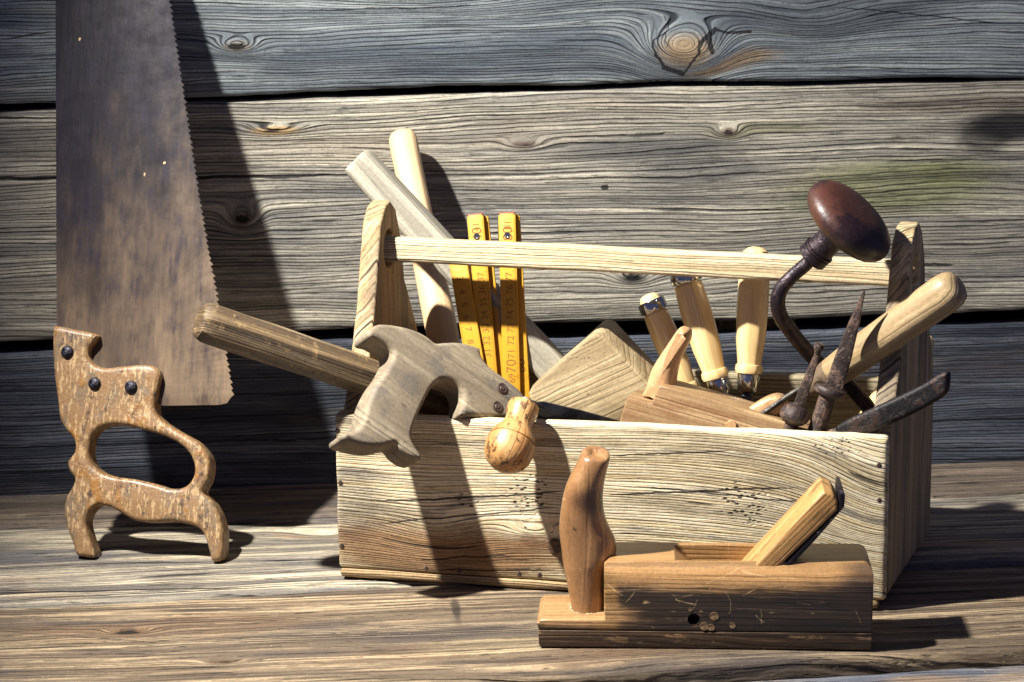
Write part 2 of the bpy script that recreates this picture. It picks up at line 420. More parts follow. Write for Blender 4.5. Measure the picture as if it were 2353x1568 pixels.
mB = wood('weathered_grey_middle_board', gro=.97, ringk=1.3, flk=.6, dark='#171a22', light='#d6cfb9', mid='#959084', freq=210, fine=900, seed=4.1, warp=.010, bump=.0030, sinw=.9,
          knots=[(kB1[0], kB1[1], .034, .0065, .010, ('#c09c62', '#2a2119')), (kB2[0], kB2[1], .016, .013, .022, ('#4d4034', '#15110f')), (kB3[0], kB3[1], .020, .006, .009, ('#5b4c44', '#2b2422')),
                 (kB4[0], kB4[1], .014, .007, .011, ('#6a5344', '#2c2422')), (*ku(1455, 640), .02, .01, .012, ('#3b3634', '#211d1c'))],
          cracks=[cr(-500, 414, 900, 402, .0016), cr(2060, 607, 2200, 606, .0012), cr(1380, 432, 1400, 432, .0022)],
          layers=[('#454a54', (3, 14), .48, .70, 1, .6), ('#a59783', (3, 16), .55, .7, 12, .4), ('#34373e', (9, 40), .62, .74, 5, .45)],
          regions=[rg('#8a9152', 2060, 430, .11, .030, .65), rg('#979a5e', 2200, 400, .06, .016, .45), rg('#241f20', 2330, 290, .055, .016, .95), rg('#5a4638', 2200, 240, .12, .009, .6), rg('#20201f', 2260, 320, .03, .02, .7),
                   rg('#8f9058', 1750, 300, .07, .007, .5), rg('#3c4450', 1500, 340, .10, .014, .6), rg('#39404c', 1620, 390, .07, .012, .6), rg('#d0ccb6', 980, 260, .16, .012, .45)])
mC = wood('dark_blue_grey_lower_board', gro=.97, dark='#0b0e15', light='#75787f', mid='#4b505b', freq=230, fine=1000, seed=8.7, warp=.008, bump=.0030, crk=.8, sinw=.5,
          layers=[('#1d222c', (4, 20), .45, .65, 3, .7), ('#84827c', (5, 24), .62, .74, 9, .4), ('#4b3f36', (3, 14), .56, .7, 19, .5)],
          cracks=[cr(-100, 1030, 900, 1000, .0009), cr(2100, 965, 2500, 955, .0009), cr(300, 900, 760, 905, .0006), cr(2100, 1055, 2400, 1050, .0009)],
          regions=[rg('#8b8a82', 1250, 800, .3, .003, .6)])  # thin pale strip: the lit top edge, put into the board colour
wall = thing('plank_wall', 'weathered grey horizontal plank wall behind the tools', 'wall', WALL, kind='structure')
plank('plank', None, G1u, mA, wall, .004, 1.1)
plank('plank', G1l, G2u, mB, wall, 0, 2.2)
plank('plank', G2l, None, mC, wall, -.004, 3.3)
blk = patina('gap_shade_black', '#07070a', rough=1, spec=0)
o = mesh('gap_dark_sheet', slab(2.8, .01, .95, .002, 4, 0), blk, wall, WALL @ Matrix.Translation((-1.35, .09, .38)))  # near-black sheet added behind the planks so their gaps stay dark
a = wl(1665, 740); b = wl(1848, 740)
mp = wood('pale_batten', gro=.97, dark='#57493a', light='#b59e7c', mid='#8f7a5c', freq=200, seed=2.2, wc=(1, .6))
mesh('batten', slab(.6, .02, b.x-a.x, .002, 20), mp, wall, frame(WALL @ V(((a.x+b.x)/2, .048, 0)), V((0, 0, 1)), wx))

# bench ---------------------------------------------------------------
SP = onz(1176, 1160); BEN = frame(V((0, 0, 0)), wx, V((0, 0, 1)))
def bp_(px, py): return BEN.inverted() @ onz(px, py)
def bk(px, py): p = bp_(px, py); return p.x, p.y
def bcr(x0, y0, x1, y1, wd): a = bk(x0, y0); b = bk(x1, y1); return (a[0], a[1], b[0], b[1], wd)
def brg(hc, x, y, sx, sy, am): a = bk(x, y); return (hc, a[0], a[1], sx, sy, am)
S0 = [(-300, 1212), (0, 1205), (700, 1197), (1200, 1172), (2130, 1137), (2353, 1128), (2700, 1115)]
S1 = [(-300, 1405), (0, 1392), (420, 1372), (740, 1350), (1200, 1328), (2170, 1300), (2353, 1290), (2700, 1275)]
S2 = [(-300, 1640), (0, 1622), (1020, 1566), (1500, 1535), (2122, 1500), (2353, 1487), (2700, 1468)]
def bench_plank(far, near, mat, zoff, seed, gap=.0022, th=.03):
    bm = bmesh.new(); N, K = 260, 16; rows = []
    for i in range(N+1):
        px = -500+3400*i/N
        p0 = bp_(px, lerp(far, px)) if far else None; X = p0.x if p0 else bp_(px, lerp(near, px)).x
        yf = p0.y-gap if far else .42
        pn = bp_(px, lerp(near, px)) if near else None
        if pn is not None and far: X = (X+pn.x)/2
        yn = pn.y+gap if near else -.75
        X = -1.05+2.1*i/N
        if far:
            # edge position at this X by sampling
            yf = edge(far, X)-gap
        if near: yn = edge(near, X)+gap
        yf += noise.noise(V((X*8, seed, 0)))*.003+noise.noise(V((X*45, seed, 0)))*.001
        yn += noise.noise(V((X*8, seed, 5)))*.003+noise.noise(V((X*45, seed, 5)))*.001
        h = yf-yn
        prof = [(yn, -th), (yn, -.006), (yn+.0015, -.002), (yn+.006, 0)] + [(yn+.006+(h-.012)*k/K, 0) for k in range(1, K)] + [(yf-.006, 0), (yf-.0015, -.002), (yf, -.006), (yf, -th)]
        row = [bm.verts.new((X, yy, zz+zoff+(noise.noise(V((X*4, yy*14, seed)))-.6)*.0012*(1 if zz > -.01 else 0))) for yy, zz in prof]
        rows.append(row)
    for a, b in zip(rows, rows[1:]):
        for j in range(len(a)-1): bm.faces.new((a[j], a[j+1], b[j+1], b[j]))
        bm.faces.new((a[-1], a[0], b[0], b[-1]))
    for r in (rows[0], rows[-1]): bm.faces.new(r)
    return mesh('plank', from_bm(bm), mat, bench, BEN, 60)
_ec = {}
def edge(ln, X):
    k = id(ln)
    if k not in _ec: _ec[k] = [(q.x, q.y) for q in (bp_(p, lerp(ln, p)) for p in range(-300, 2701, 60))]
    return lerp(_ec[k], X)
bench = thing('bench_top', 'weathered plank surface the tools stand on', 'bench top', BEN, kind='structure')
mD = wood('brown_grey_back_plank', gro=.82, dark='#121218', light='#9c8c78', mid='#5f5449', freq=95, ringk=1.6, flk=.85, fine=380, seed=3.2, warp=.008, bump=.0034, wc=(1, .5), crk=.9, layers=[('#3a3e48', (3, 20), .5, .66, 2, .5)])
mE = wood('pale_grey_bench_plank', gro=.82, dark='#0e131d', light='#c0b499', mid='#6f685e', freq=100, ringk=1.6, flk=.85, fine=380, seed=5.4, warp=.012, bump=.0036, wc=(1, .5), crk=1.0,
          knots=[(*bk(760, 1230), .05, .02, .022, None)], cracks=[bcr(-100, 1362, 620, 1345, .0016), bcr(-100, 1380, 740, 1340, .0009)],
          layers=[('#474d58', (4, 22), .52, .66, 4, .6), ('#a98b68', (4, 18), .58, .70, 14, .5)])
mF = wood('brown_bench_plank', gro=.82, dark='#121116', light='#b09b7b', mid='#655746', freq=115, ringk=1.6, flk=.85, fine=400, seed=6.6, warp=.009, bump=.0034, wc=(1, .5), crk=.9,
          knots=[(*bk(295, 1452), .024, .012, .018, ('#55402d', '#191512')), (*bk(510, 1520), .02, .008, .012, ('#4d3a2a', '#221b16')), (*bk(1250, 1540), .09, .01, .012, None)],
          cracks=[bcr(1700, 1385, 2353, 1350, .0008), bcr(0, 1450, 420, 1480, .0005)],
          layers=[('#2b2b33', (3, 16), .50, .66, 6, .55), ('#6b5138', (3, 12), .5, .7, 16, .5)], regions=[brg('#2c2622', 1048, 1400, .004, .03, .75), brg('#c1ad86', 1150, 1480, .06, .02, .5)])
mG = wood('grey_front_plank', gro=.82, dark='#12151c', light='#b3aca0', mid='#62646a', freq=100, ringk=1.6, flk=.85, fine=380, seed=9.6, warp=.012, bump=.0034, wc=(1, .5), crk=.8,
          knots=[(*bk(1680, 1562), .02, .01, .018, ('#4d4038', '#15110f'))], layers=[('#3a4252', (4, 20), .5, .66, 7, .6), ('#8f7452', (4, 16), .55, .7, 17, .6)])
bench_plank(None, S0, mD, .0, 2.0); bench_plank(S0, S1, mE, -.0008, 5.0, .0026); bench_plank(S1, S2, mF, .0, 7.0, .0034); bench_plank(S2, None, mG, -.011, 9.0, .0045)
mesh('underlay', slab(2.2, 1.3, .01, .002, 4, 0), blk, bench, BEN @ Matrix.Translation((-1.1, -.2, -.05)))

# ================================================================== TOOLBOX
DB = .22
def H(px, py, yb): return bl(at(px, py, yb)).z
HP = H(768, 947, 0); HR = H(2033, 1012, 0)
box = thing('wooden_toolbox', 'long open wooden toolbox of pale rough boards with a straight carrying bar', 'toolbox', BOX)
def pf(px, py): p = bl(at(px, py, 0)); return p.x, p.z
BB = .0085
PH = (HP+HR)/2-BB
FPM = BOX @ Matrix.Translation((0, .008, BB+PH/2))
def pq(px, py): a, b = pf(px, py); return a, b-BB-PH/2
def pc(x0, y0, x1, y1, wd): a = pq(x0, y0); b = pq(x1, y1); return (a[0], a[1], b[0], b[1], wd)
def pr(hc, x, y, sx, sy, am): a = pq(x, y); return (hc, a[0], a[1], sx, sy, am)
kp = pq(1760, 1130); kp2 = pq(1275, 1256); kp3 = pq(1000, 1240)
mP = wood('pale_raw_pine_front', gro=.6, ringk=1.75, flk=.65, dark='#2c2c32', light='#f1e4c4', mid='#cdb98e', freq=250, fine=1100, seed=2.9, warp=.010, bump=.0030, wc=(.5, 1), crk=.95, sinw=.35, ridge=(.27, .47),
          knots=[(pq(1990, 1190)[0]+.02, pq(1990, 1190)[1], .06, .07, .030, None), (kp2[0], kp2[1], .006, .006, .006, ('#6e4a2c', '#2b1d14')), (kp3[0], kp3[1], .045, .022, .010, None), (*pq(1230, 1235), .03, .008, .01, None)],
          cracks=[pc(840, 1165, 1330, 1140, .0008), pc(850, 1215, 1300, 1175, .0006), pc(1380, 1150, 1850, 1130, .0008), pc(1450, 1130, 1900, 1170, .0006), pc(1000, 1330-8, 1290, 1318, .0007), pc(1390, 1060, 1700, 1045, .0006), pc(950, 1300, 1200, 1285, .0006)],
          layers=[('#8d8064', (5, 30), .52, .66, 4, .6), ('#e6d8b4', (4, 30), .56, .7, 24, .6), ('#494f5c', (9, 60), .58, .70, 14, .6)],
          regions=[pr('#b08050', 1000, 1270, .11, .026, .85), pr('#a27850', 1400, 1290, .12, .014, .6), pr('#4c4a4c', 800, 1150, .03, .03, .4), pr('#a06c40', 1240, 1240, .02, .01, .7), pr('#4a3a2c', 775, 960, .05, .008, .6)],
          pits=[(*pq(1712, 1170), .018, .017, 190, .40), (*pq(1215, 1140), .016, .020, 190, .37), (*pq(1075, 1160), .010, .006, 180, .45), (*pq(1930, 1040), .02, .008, 260, .3)])
mesh('front_panel', slab(LBOX+.004, .016, PH, .003, 160, .0010, 45, 3.0, endr=.0035), mP, box, FPM)
mP2 = wood('pale_grey_inner_board', gro=.97, dark='#3a3630', light='#b9ab88', mid='#857a62', freq=240, seed=12.9, bump=.001, wc=(.5, 1))
mesh('back_panel', slab(LBOX+.024, .014, PH, .003, 90, .001, 45, 5.0), mP2, box, BOX @ Matrix.Translation((0, DB-.007, BB+PH/2)))
mBb = wood('base_board_wood', gro=.97, dark='#3d3024', light='#b59a70', mid='#7c6548', freq=240, seed=17.9, bump=.0009, wc=(.5, 1))
mesh('base_board', slab(LBOX-.002, DB+.001, .008, .0035, 60, .0006, 45, 8.0), mBb, box, BOX @ Matrix.Translation((.001, DB/2, .0045)))
# end boards (outline in the box's YZ plane, grain vertical)
mEnd = wood('end_board_wood', gro=.97, dark='#33291f', light='#cdb48a', mid='#9c8460', freq=210, fine=900, seed=21.0, warp=.006, rot=radians(90), wc=(1, .5), bump=.0010, crk=.45, layers=[('#54504a', (3, 22), .5, .68, 2, .5)])
mEnd2 = wood('end_board_grey_wood', gro=.97, dark='#2c2724', light='#e2cda4', mid='#b39c74', freq=230, fine=900, seed=25.0, warp=.007, rot=radians(90), wc=(1, .5), bump=.0011, crk=.7, layers=[('#3a3d44', (3, 22), .48, .66, 2, .6)])
def end_board(xc, ztop, mat, th, barz, bary, flare=0.0):
    # local x -> box Y, local y -> box Z, local z -> box X
    M = BOX @ Matrix(((0, 0, 1, xc), (1, 0, 0, 0), (0, 1, 0, 0), (0, 0, 0, 1)))
    M = M @ Matrix.Translation((.0165, 0, 0)) @ Matrix.Rotation(flare, 4, 'Y') @ Matrix.Translation((-.0165, 0, 0))
    y0, y1 = .0165, DB-.0145; c = DB/2
    pts = [(y0, BB), (y1, BB), (y1, PH*.55), (y1, PH+BB), (y1-.014, PH+.045), (c+.045, ztop-.075), (c+.034, ztop-.032), (c+.021, ztop-.009), (c+.006, ztop), (c-.010, ztop-.002), (c-.024, ztop-.014), (c-.034, ztop-.040), (c-.050, ztop-.085), (y0+.018, PH+.035), (y0, PH+BB), (y0, PH*.55)]
    lp = []
    for p, q in zip(pts, pts[1:]+pts[:1]):
        for k in range(6): lp.append((p[0]+(q[0]-p[0])*k/6, p[1]+(q[1]-p[1])*k/6))
    lp = [(a+noise.noise(V((a*60, b*60, xc)))*.0012, b) for a, b in lp]
    hole = [(bary+.0155*cos(t*pi/12), barz+.0165*sin(t*pi/12)) for t in range(24)]
    me = extrude([lp, hole], th, .0025, 2)
    return mesh('end_board', me, mat, box, M, 40)
zl = H(872, 463, DB/2); zr = H(2080, 512, DB/2)
bcL = bl(at(880, 571, DB/2-.002)); bcR = bl(at(2045, 628, DB/2-.002))
end_board(.0115, zl, mEnd, .017, bcL.z, bcL.y)
end_board(LBOX-.0035, zr, mEnd2, .017, bcR.z, bcR.y, radians(-7.5))
mBar = wood('carrying_bar_pine', gro=.85, dark='#2e2822', light='#decfab', mid='#b19d78', freq=260, fine=1000, seed=31, warp=.004, bump=.0014, crk=.7, wc=(.7, 1), ridge=(.3, .48), layers=[('#3a3c46', (12, 60), .66, .74, 3, .7), ('#efe2c0', (3, 30), .5, .7, 6, .5)])
pa = BOX @ V((.004, bcL.y, bcL.z)); pb = BOX @ V((LBOX+.009, bcR.y, bcR.z))
mesh('carrying_bar', slab((pb-pa).length, .021, .0215, .004, 90, .0008, 40, 4.0), mBar, box, ax(pa, pb) @ Matrix.Rotation(radians(-6), 4, 'X'))
iron = patina('rusty_iron', '#382d29', [('#6b5548', (120, 120, 120), .45, .62, 0, .8), ('#0f0e12', (60, 60, 60), .55, .7, 5, .7), ('#75594a', (300, 300, 300), .6, .72, 9, .5)], metal=.35, rough=.55, bump=.0006, bs=420)
for (px, py) in [(776, 1000-10), (778, 1012), (782, 1110), (2020, 1070), (2021, 1150), (980, 1316), (1055, 1322), (1193, 1331), (1240, 1334), (1305, 1338), (785, 1255)]:
    x, z = pf(px, py); z = max(.013, z)
    mesh('nail', rod([(0, .0005), (0, .0022), (.0008, .0022), (.0012, .0012)], n=8), iron, box, frame(BOX @ V((x, .0006, z)), -vy, uz))
rim = rod([(0, .0085), (.0006, .0085), (.0006, .0072), (.0002, .0068)], n=24)
mesh('knot_plug', rod([(0, .0062), (.0012, .0062), (.0014, .0050), (.0010, .0030), (.0012, .0004)], n=24, wb=.0003), patina('knot_wood', '#4d3a2a', [('#6f563c', (300, 60, 300), .4, .6, 0, .8)], rough=.8), box, frame(BOX @ V((pf(1275, 1256)[0], .0004, pf(1275, 1256)[1])), -vy, uz))

# ================================================================== LARGE HANDSAW leaning on the wall
F1 = onz(196, 1276); F2 = onz(497, 1287)
topz = .52; fm = (F1+F2)/2
dw = (fm-WP).dot(wn); lean = (dw-.032)/topz       # foot distance to the wall, moved back with height
sx = (F2-F1).normalized(); sup = (V((0, 0, 1)) - wn*lean).normalized()
sn_ = sx.cross(sup).normalized()
SAW = frame(fm, sx, sn_)                              # z = toward the camera (check)
if SAW.col[2].to_3d().dot(CAM-fm) < 0: SAW = frame(fm, sx, -sn_)
saw = thing('handsaw', 'big handsaw standing on its worn orange handle, rusty blade up against the wall', 'handsaw', SAW)
def c2(L): return [(x*.5582, 693+y*.5582) for x, y in L]
out1 = c2([(218, 112), (235, 101), (320, 118), (398, 136), (388, 160), (366, 190), (362, 225), (385, 258), (430, 273), (500, 267), (580, 260), (632, 268), (657, 295), (650, 340), (638, 400), (636, 450), (668, 492), (740, 538), (805, 575), (845, 618), (862, 655), (862, 700), (850, 745), (832, 783), (856, 808), (888, 850), (910, 905), (918, 960), (914, 1040), (905, 1066), (873, 1068), (860, 1030), (845, 975), (820, 935), (770, 916), (700, 905), (630, 909), (570, 905), (525, 888), (480, 860), (440, 842), (400, 838), (370, 860), (352, 900), (360, 950), (376, 1000), (390, 1050), (350, 1052), (312, 1040), (300, 1000), (275, 930), (262, 860), (275, 800), (300, 755), (305, 725), (285, 700), (277, 665), (290, 640), (305, 620), (308, 585), (295, 555), (265, 520), (245, 480), (235, 400), (222, 300), (216, 200)])
hole1 = c2([(366, 590), (375, 555), (400, 525), (450, 508), (520, 510), (600, 530), (680, 555), (745, 590), (785, 635), (800, 690), (788, 735), (755, 765), (700, 770), (640, 752), (560, 733), (480, 722), (420, 705), (378, 672), (364, 630)])
mS1 = patina('worn_orange_varnish', '#7d6040', [('#8a5d20', (40, 26, 60), .54, .68, 2, .75), ('#6b5a45', (70, 34, 60), .52, .62, 5, .85), ('#372d28', (90, 50, 60), .55, .66, 4, .85), ('#ab9068', (420, 110, 300), .53, .59, 8, .75), ('#221b1a', (320, 160, 200), .62, .70, 17, .7)], rough=.45, bump=.0006, bs=260, spec=.4, coat=.1)
me = extrude([pxloop(out1, SAW, .011), pxloop(hole1, SAW, .011)], .024, .0042, 4)
hd = mesh('handle', me, mS1, saw, SAW, 50)
steel_old = patina('dark_bolt_steel', '#1d1c22', [('#4a4a55', (200, 200, 200), .45, .6, 0, .6)], metal=.7, rough=.38)
for c in [(278, 208), (390, 338), (540, 352)]:
    q = pxloop(c2([c]), SAW, .012, 0)[0]
    mesh('bolt', rod([(0, .0056), (.0012, .0056), (.0026, .0048), (.0036, .003), (.004, .0006)], n=24), steel_old, saw, SAW @ Matrix.Translation((q[0], q[1], .0121)) @ Matrix.Rotation(radians(-90), 4, 'Y'))
edgep = pxloop([(386, 0), (416, 199), (448, 413), (470, 548), (493, 672), (512, 790), (531, 905)], SAW, 0, 0)
bk0 = pxloop([(128, 0), (131, 800)], SAW, 0, 0)
hb = pxloop([(375, 933), (505, 931), (522, 927), (531, 914)], SAW, 0, 0)
def tz(t): return t
yt = .69
# straight extension of tooth edge and back beyond the frame
e0, e1 = edgep[0], edgep[2]
ex = lambda y: e0[0]+(e0[0]-e1[0])/(e0[1]-e1[1])*(y-e0[1])
bx0 = bk0[0]
bxl = lambda y: bk0[1][0]+(bk0[0][0]-bk0[1][0])/(bk0[0][1]-bk0[1][1])*(y-bk0[1][1])
loop = [(bxl(yt), yt), (bxl(.15), .15), (bxl(.15)+.01, .135), (hb[0][0]-.01, hb[0][1]+.003), hb[0], hb[1], hb[2], hb[3]]
ed = sorted([(y, x) for x, y in edgep])
y = hb[3][1]+.002; pitch = .0052; k = 0
while y < yt:
    xe = lerp(ed, y) if y < ed[-1][0] else ex(y)
    am = .0030*(.75+.5*random.random())
    loop.append((xe+am, y+.0006)); loop.append((xe-.0002, y+pitch*.86)); y += pitch
mBl = NT('rusty_saw_steel')
T = mBl; x_, y_, z_ = T.xyz(T.co)
sv = T.noise(T.cmb(T.mul(x_, 28), T.mul(y_, 9), 0), 1, 5, .6); sv2 = T.noise(T.cmb(T.mul(x_, 260), T.mul(y_, 26), 3), 1, 4, .6); sv3 = T.noise(T.co, 55, 5, .65)
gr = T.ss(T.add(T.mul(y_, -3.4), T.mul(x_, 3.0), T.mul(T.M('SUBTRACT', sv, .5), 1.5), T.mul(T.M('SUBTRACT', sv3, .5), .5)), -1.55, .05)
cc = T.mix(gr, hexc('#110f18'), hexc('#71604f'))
sv4 = T.noise(T.cmb(T.mul(x_, 60), T.mul(y_, 24), 7), 1, 5, .65)
cc = T.mix(T.mul(T.ss(sv4, .48, .66), .7), cc, hexc('#1f1c28'))
cc = T.mix(T.mul(T.ss(sv2, .35, .7), .35), cc, T.mix(gr, hexc('#221a1a'), hexc('#988062')))
cc = T.mix(T.ss(T.noise(T.co, 90, 2, .5), .76, .80), cc, hexc('#b59a74'))
T.l(cc, T.b.inputs['Base Color']); T.b.inputs['Metallic'].default_value = .1; T.b.inputs['Specular IOR Level'].default_value = .18
T.l(T.ss(sv3, .3, .7, .62, .42), T.b.inputs['Roughness'])
bpn = T.n('ShaderNodeBump'); bpn.inputs['Distance'].default_value = .00025; T.l(T.add(sv2, sv3), bpn.inputs['Height']); T.l(bpn.outputs[0], T.b.inputs['Normal'])
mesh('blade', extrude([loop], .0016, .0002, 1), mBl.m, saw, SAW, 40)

# ================================================================== THINGS IN THE TOOLBOX
def yb_line(P): return P
# --- worn brown club handle
mClub = wood('dark_worn_brown_wood', '#1b1510', '#806c4d', '#524331', freq=150, fine=700, seed=41, warp=.004, bump=.0007, crk=.25, wc=(1, 1), rough=.5, spec=.4, amt=1, layers=[('#8f7850', (150, 90), .56, .68, 3, .6), ('#1b1512', (170, 60), .62, .70, 8, .8), ('#9c9078', (8, 60), .62, .75, 15, .6)], coat=.1)
P = at(457, 736, -.056); Q = at(1085, 945, .066)
Lc = (Q-P).length; r0 = 49*psz(P)
club = thing('tool_handle', 'thick dark brown octagonal tool handle lying across the left end of the toolbox', 'tool handle', ax(P, Q))
mesh('grip', sweep([(x, 0, 0, r, r) for x, r in dens([(0, r0*.72), (.002, r0*.88), (.006, r0*.98), (.012, r0), (Lc*.5, r0*.97), (Lc*.8, r0*.88), (Lc, r0*.80)], .006)], ngon(1, 40, .8, 8), .0008, 60, 2), mClub, club, ax(P, Q) @ Matrix.Rotation(radians(24), 4, 'X'), 25)
Q2 = Q + (Q-P).normalized()*.022
mesh('iron_head', slab(.06, .05, .028, .006, 12, .001), iron, club, ax(Q2-V((0, 0, .025)), Q2+V((0, 0, .05))) @ Matrix.Translation((-.03, 0, 0)))

# --- pale round hammer handle
mPale = wood('pale_smooth_beech', gro=.06, flk=.1, dark='#b39368', light='#dcc095', mid='#cfb084', freq=120, fine=600, seed=51, warp=.003, bump=.0003, crk=.0, wc=(1, 1), rough=.5, spec=.4, grit=.12, layers=[('#8a6840', (40, 90), .66, .74, 3, .5)])
P = at(924, 312, bl(WALL @ wl(924, 312)).y-.020); Q = at(1050, 935, .165); L_ = (Q-P).length; r0 = 33*psz(P)
ham = thing('hammer', 'hammer standing head down in the toolbox, smooth pale round handle topmost against the plank wall', 'hammer', ax(P, Q))
mesh('handle', rod(dens([(-.003, r0*.5), (-.002, r0*.8), (.002, r0*.95), (.008, r0), (L_*.4, r0*1.0), (L_*.75, r0*1.12), (L_, r0*.85), (L_+.05, r0*.7)], .01), wb=.0004), mPale, ham, ax(P, Q))
E_ = Q+(Q-P).normalized()*.06
mesh('iron_head', slab(.085, .024, .024, .005, 12, .0006), iron, ham, frame(E_-ux*.04, ux, uz))

# --- grey wooden mallet
mGrey = wood('silver_grey_wood', '#68645a', '#aca594', '#8c8778', freq=140, fine=800, seed=61, warp=.006, bump=.0006, crk=.12, wc=(1, 1), rough=.7, amt=1, layers=[('#cdbb90', (3, 45), .60, .68, 5, .6), ('#6d685c', (4, 30), .5, .7, 9, .4)])
P = at(820, 368, .170); Q = at(1300, 880, .150); L_ = (Q-P).length; r0 = 37*psz(P)
mal = thing('wooden_mallet', 'wooden mallet with square block head down in the toolbox, grey handle leaning left', 'mallet', ax(P, Q))
mesh('handle', slab(L_, r0*1.7, r0*2, r0*.5, 60, .0010, 50, 6.0, endr=.003), mGrey, mal, ax(P, Q, vy.cross(Q-P)))
PM = at(1368, 768, .105); MAL = frame(PM, ux, -vy)
mHead = wood('mallet_head_beech', '#554530', '#b5a480', '#8f7d5e', freq=90, gro=.1, fine=700, seed=66, warp=.006, bump=.0006, crk=.15, rot=radians(28), wc=(1, .25), rough=.65, pits=[(-.02, -.02, .03, .02, 220, .16)], layers=[('#6c5234', (14, 30), .52, .68, 3, .6), ('#c7b48c', (10, 25), .6, .72, 8, .5)])
me = extrude([pxloop([(1368, 768), (1355, 772), (1222, 888), (1214, 905), (1222, 935), (1330, 1085), (1350, 1088), (1520, 935), (1524, 920), (1384, 772)], MAL, 0, 0)], .064, .003, 2)
wob(me, .0006, 40)
mesh('head', me, mHead, mal, MAL @ Matrix.Translation((0, 0, -.032)), 40)

# --- folding rule
yel = patina('yellow_rule_paint', '#bd8b22', [('#9c7016', (60, 30, 60), .55, .7, 0, .4), ('#e0b04a', (200, 200, 200), .68, .75, 6, .5)], rough=.45, spec=.4, bump=.00012)
yed = patina('rule_edge_wood', '#9a7328', [('#4f3a1a', (100, 300, 100), .5, .62, 3, .8)], rough=.6)
ink = patina('rule_ink', '#7a4f12', rough=.7)
chrome = patina('bright_steel', '#b8babd', metal=1, rough=.16, bump=.00003, rl=.05)
steel = patina('dull_steel', '#4d5058', [('#2a2a30', (90, 90, 90), .45, .6, 0, .6)], metal=.8, rough=.38)
red = patina('red_rule_tip', '#9c2f2a', rough=.5)
def text(s, size, parent, M, name='numerals'):
    cu = bpy.data.curves.new('t', 'FONT'); cu.body = s; cu.size = size; cu.align_x = 'CENTER'; cu.align_y = 'CENTER'; cu.extrude = .00004
    ob = bpy.data.objects.new('tt', cu); COL.objects.link(ob); bpy.context.view_layer.update()
    me = bpy.data.meshes.new_from_object(ob.evaluated_get(bpy.context.evaluated_depsgraph_get())); bpy.data.objects.remove(ob)
    return mesh(name, me, ink, parent, M)
rule = None
RW = 40.5
def rc(x, y): return (1022.3+.2983*x, 467.8+.2983*y)
def slat(p0, p1, y0, y1, nums=(), flip=False, wpx=RW, ticks=True, hinge=False, yaw=0.0):
    global rule
    P = at(*p0, y0); Q = at(*p1, y1); L = (Q-P).length; n = (-vy + ux*yaw).normalized()
    M = frame(P, Q-P, n)          # x down the slat, y across, z toward viewer
    if rule is None:
        rule = thing('folding_ruler', 'yellow folding ruler partly unfolded and standing upright behind the carrying bar', 'folding ruler', M)
    w = wpx*psz(P); pts = [(0, -w/2+.002), (.002, -w/2), (L, -w/2), (L, w/2), (.002, w/2), (0, w/2-.002)]
    s = mesh('slat', extrude([pts], .0026, .0003, 1), yel, rule, M)
    z = .00135
    # numerals and tick marks as sub-parts
    for (txt, yy, big) in nums:
        X = (at(*rc(0, yy), y0+(y1-y0)*.5)-P).dot((Q-P).normalized())
        X = L*((rc(0, yy)[1]-p0[1])/(p1[1]-p0[1]))
        size = .0085 if not big else .0125
        R = Matrix.Rotation(pi if not flip else 0, 4, 'Z')
        text(txt, size, s, M @ Matrix.Translation((X, (.0008 if not flip else -.0008), z)) @ R)
    if ticks:
        bm = bmesh.new(); side = (1 if not flip else -1); k = 0; step = .00115
        X = .004
        while X < L-.002:
            ln = .0016 if k % 5 else (.0026 if k % 10 else .0038)
            y0_ = side*(w/2-.0006); y1_ = side*(w/2-.0006-ln)
            vs = [bm.verts.new(q) for q in ((X, y0_, z), (X+.00022, y0_, z), (X+.00022, y1_, z), (X, y1_, z))]
            bm.faces.new(vs); X += step; k += 1
        o = mesh('tick_marks', from_bm(bm), ink, s, M)
    if hinge:
        mesh('hinge', slab(.030, .0012, .0050, .0004, 4, 0), steel, rule, M @ Matrix.Translation((.001, -w/2-.0006, -.0030)))
        mesh('rivet', rod([(0, .0030), (.0005, .0028), (.0006, .0016), (.0002, .0014), (.0002, .0002)], n=20), chrome, rule, M @ Matrix.Translation((.0190, 0, z)) @ Matrix.Rotation(radians(-90), 4, 'Y'))
        mesh('tip', slab(.0012, w*.95, .0032, .0004, 2, 0), red, rule, M @ Matrix.Translation((-.0009, 0, -.0008)))
    return M
R1 = [('81', 165, 0), ('80', 232, 1), ('79', 350, 0), ('78', 455, 0), ('77', 565, 0), ('76', 663, 0), ('75', 760, 0), ('74', 860, 0), ('73', 958, 0), ('72', 1053, 0), ('71', 1155, 0), ('70', 1252, 1), ('69', 1345, 0)]
M1 = [('41', 180, 0), ('40', 238, 1), ('37', 565, 0), ('36', 665, 0), ('35', 762, 0), ('34', 862, 0), ('33', 960, 0), ('32', 1058, 0), ('31', 1150, 0)]
L1 = [('3', 580, 0), ('4', 680, 0), ('5', 777, 0), ('6', 875, 0), ('7', 968, 0), ('8', 1065, 0)]
slat((1165, 491), (1178, 960), .152, .125, R1, hinge=True)
slat((1177, 494), (1203, 960), .157, .130, [('60', 1250, 1)], ticks=False, wpx=36)
slat((1092, 494), (1133, 955), .154, .126, M1, hinge=True, wpx=39)
slat((1106, 497), (1157, 955), .159, .131, ticks=False, wpx=33)
slat((1046, 560), (1112, 955), .150, .120, L1, flip=True, wpx=43)
slat((1064, 562), (1128, 955), .155, .126, ticks=False, wpx=36)

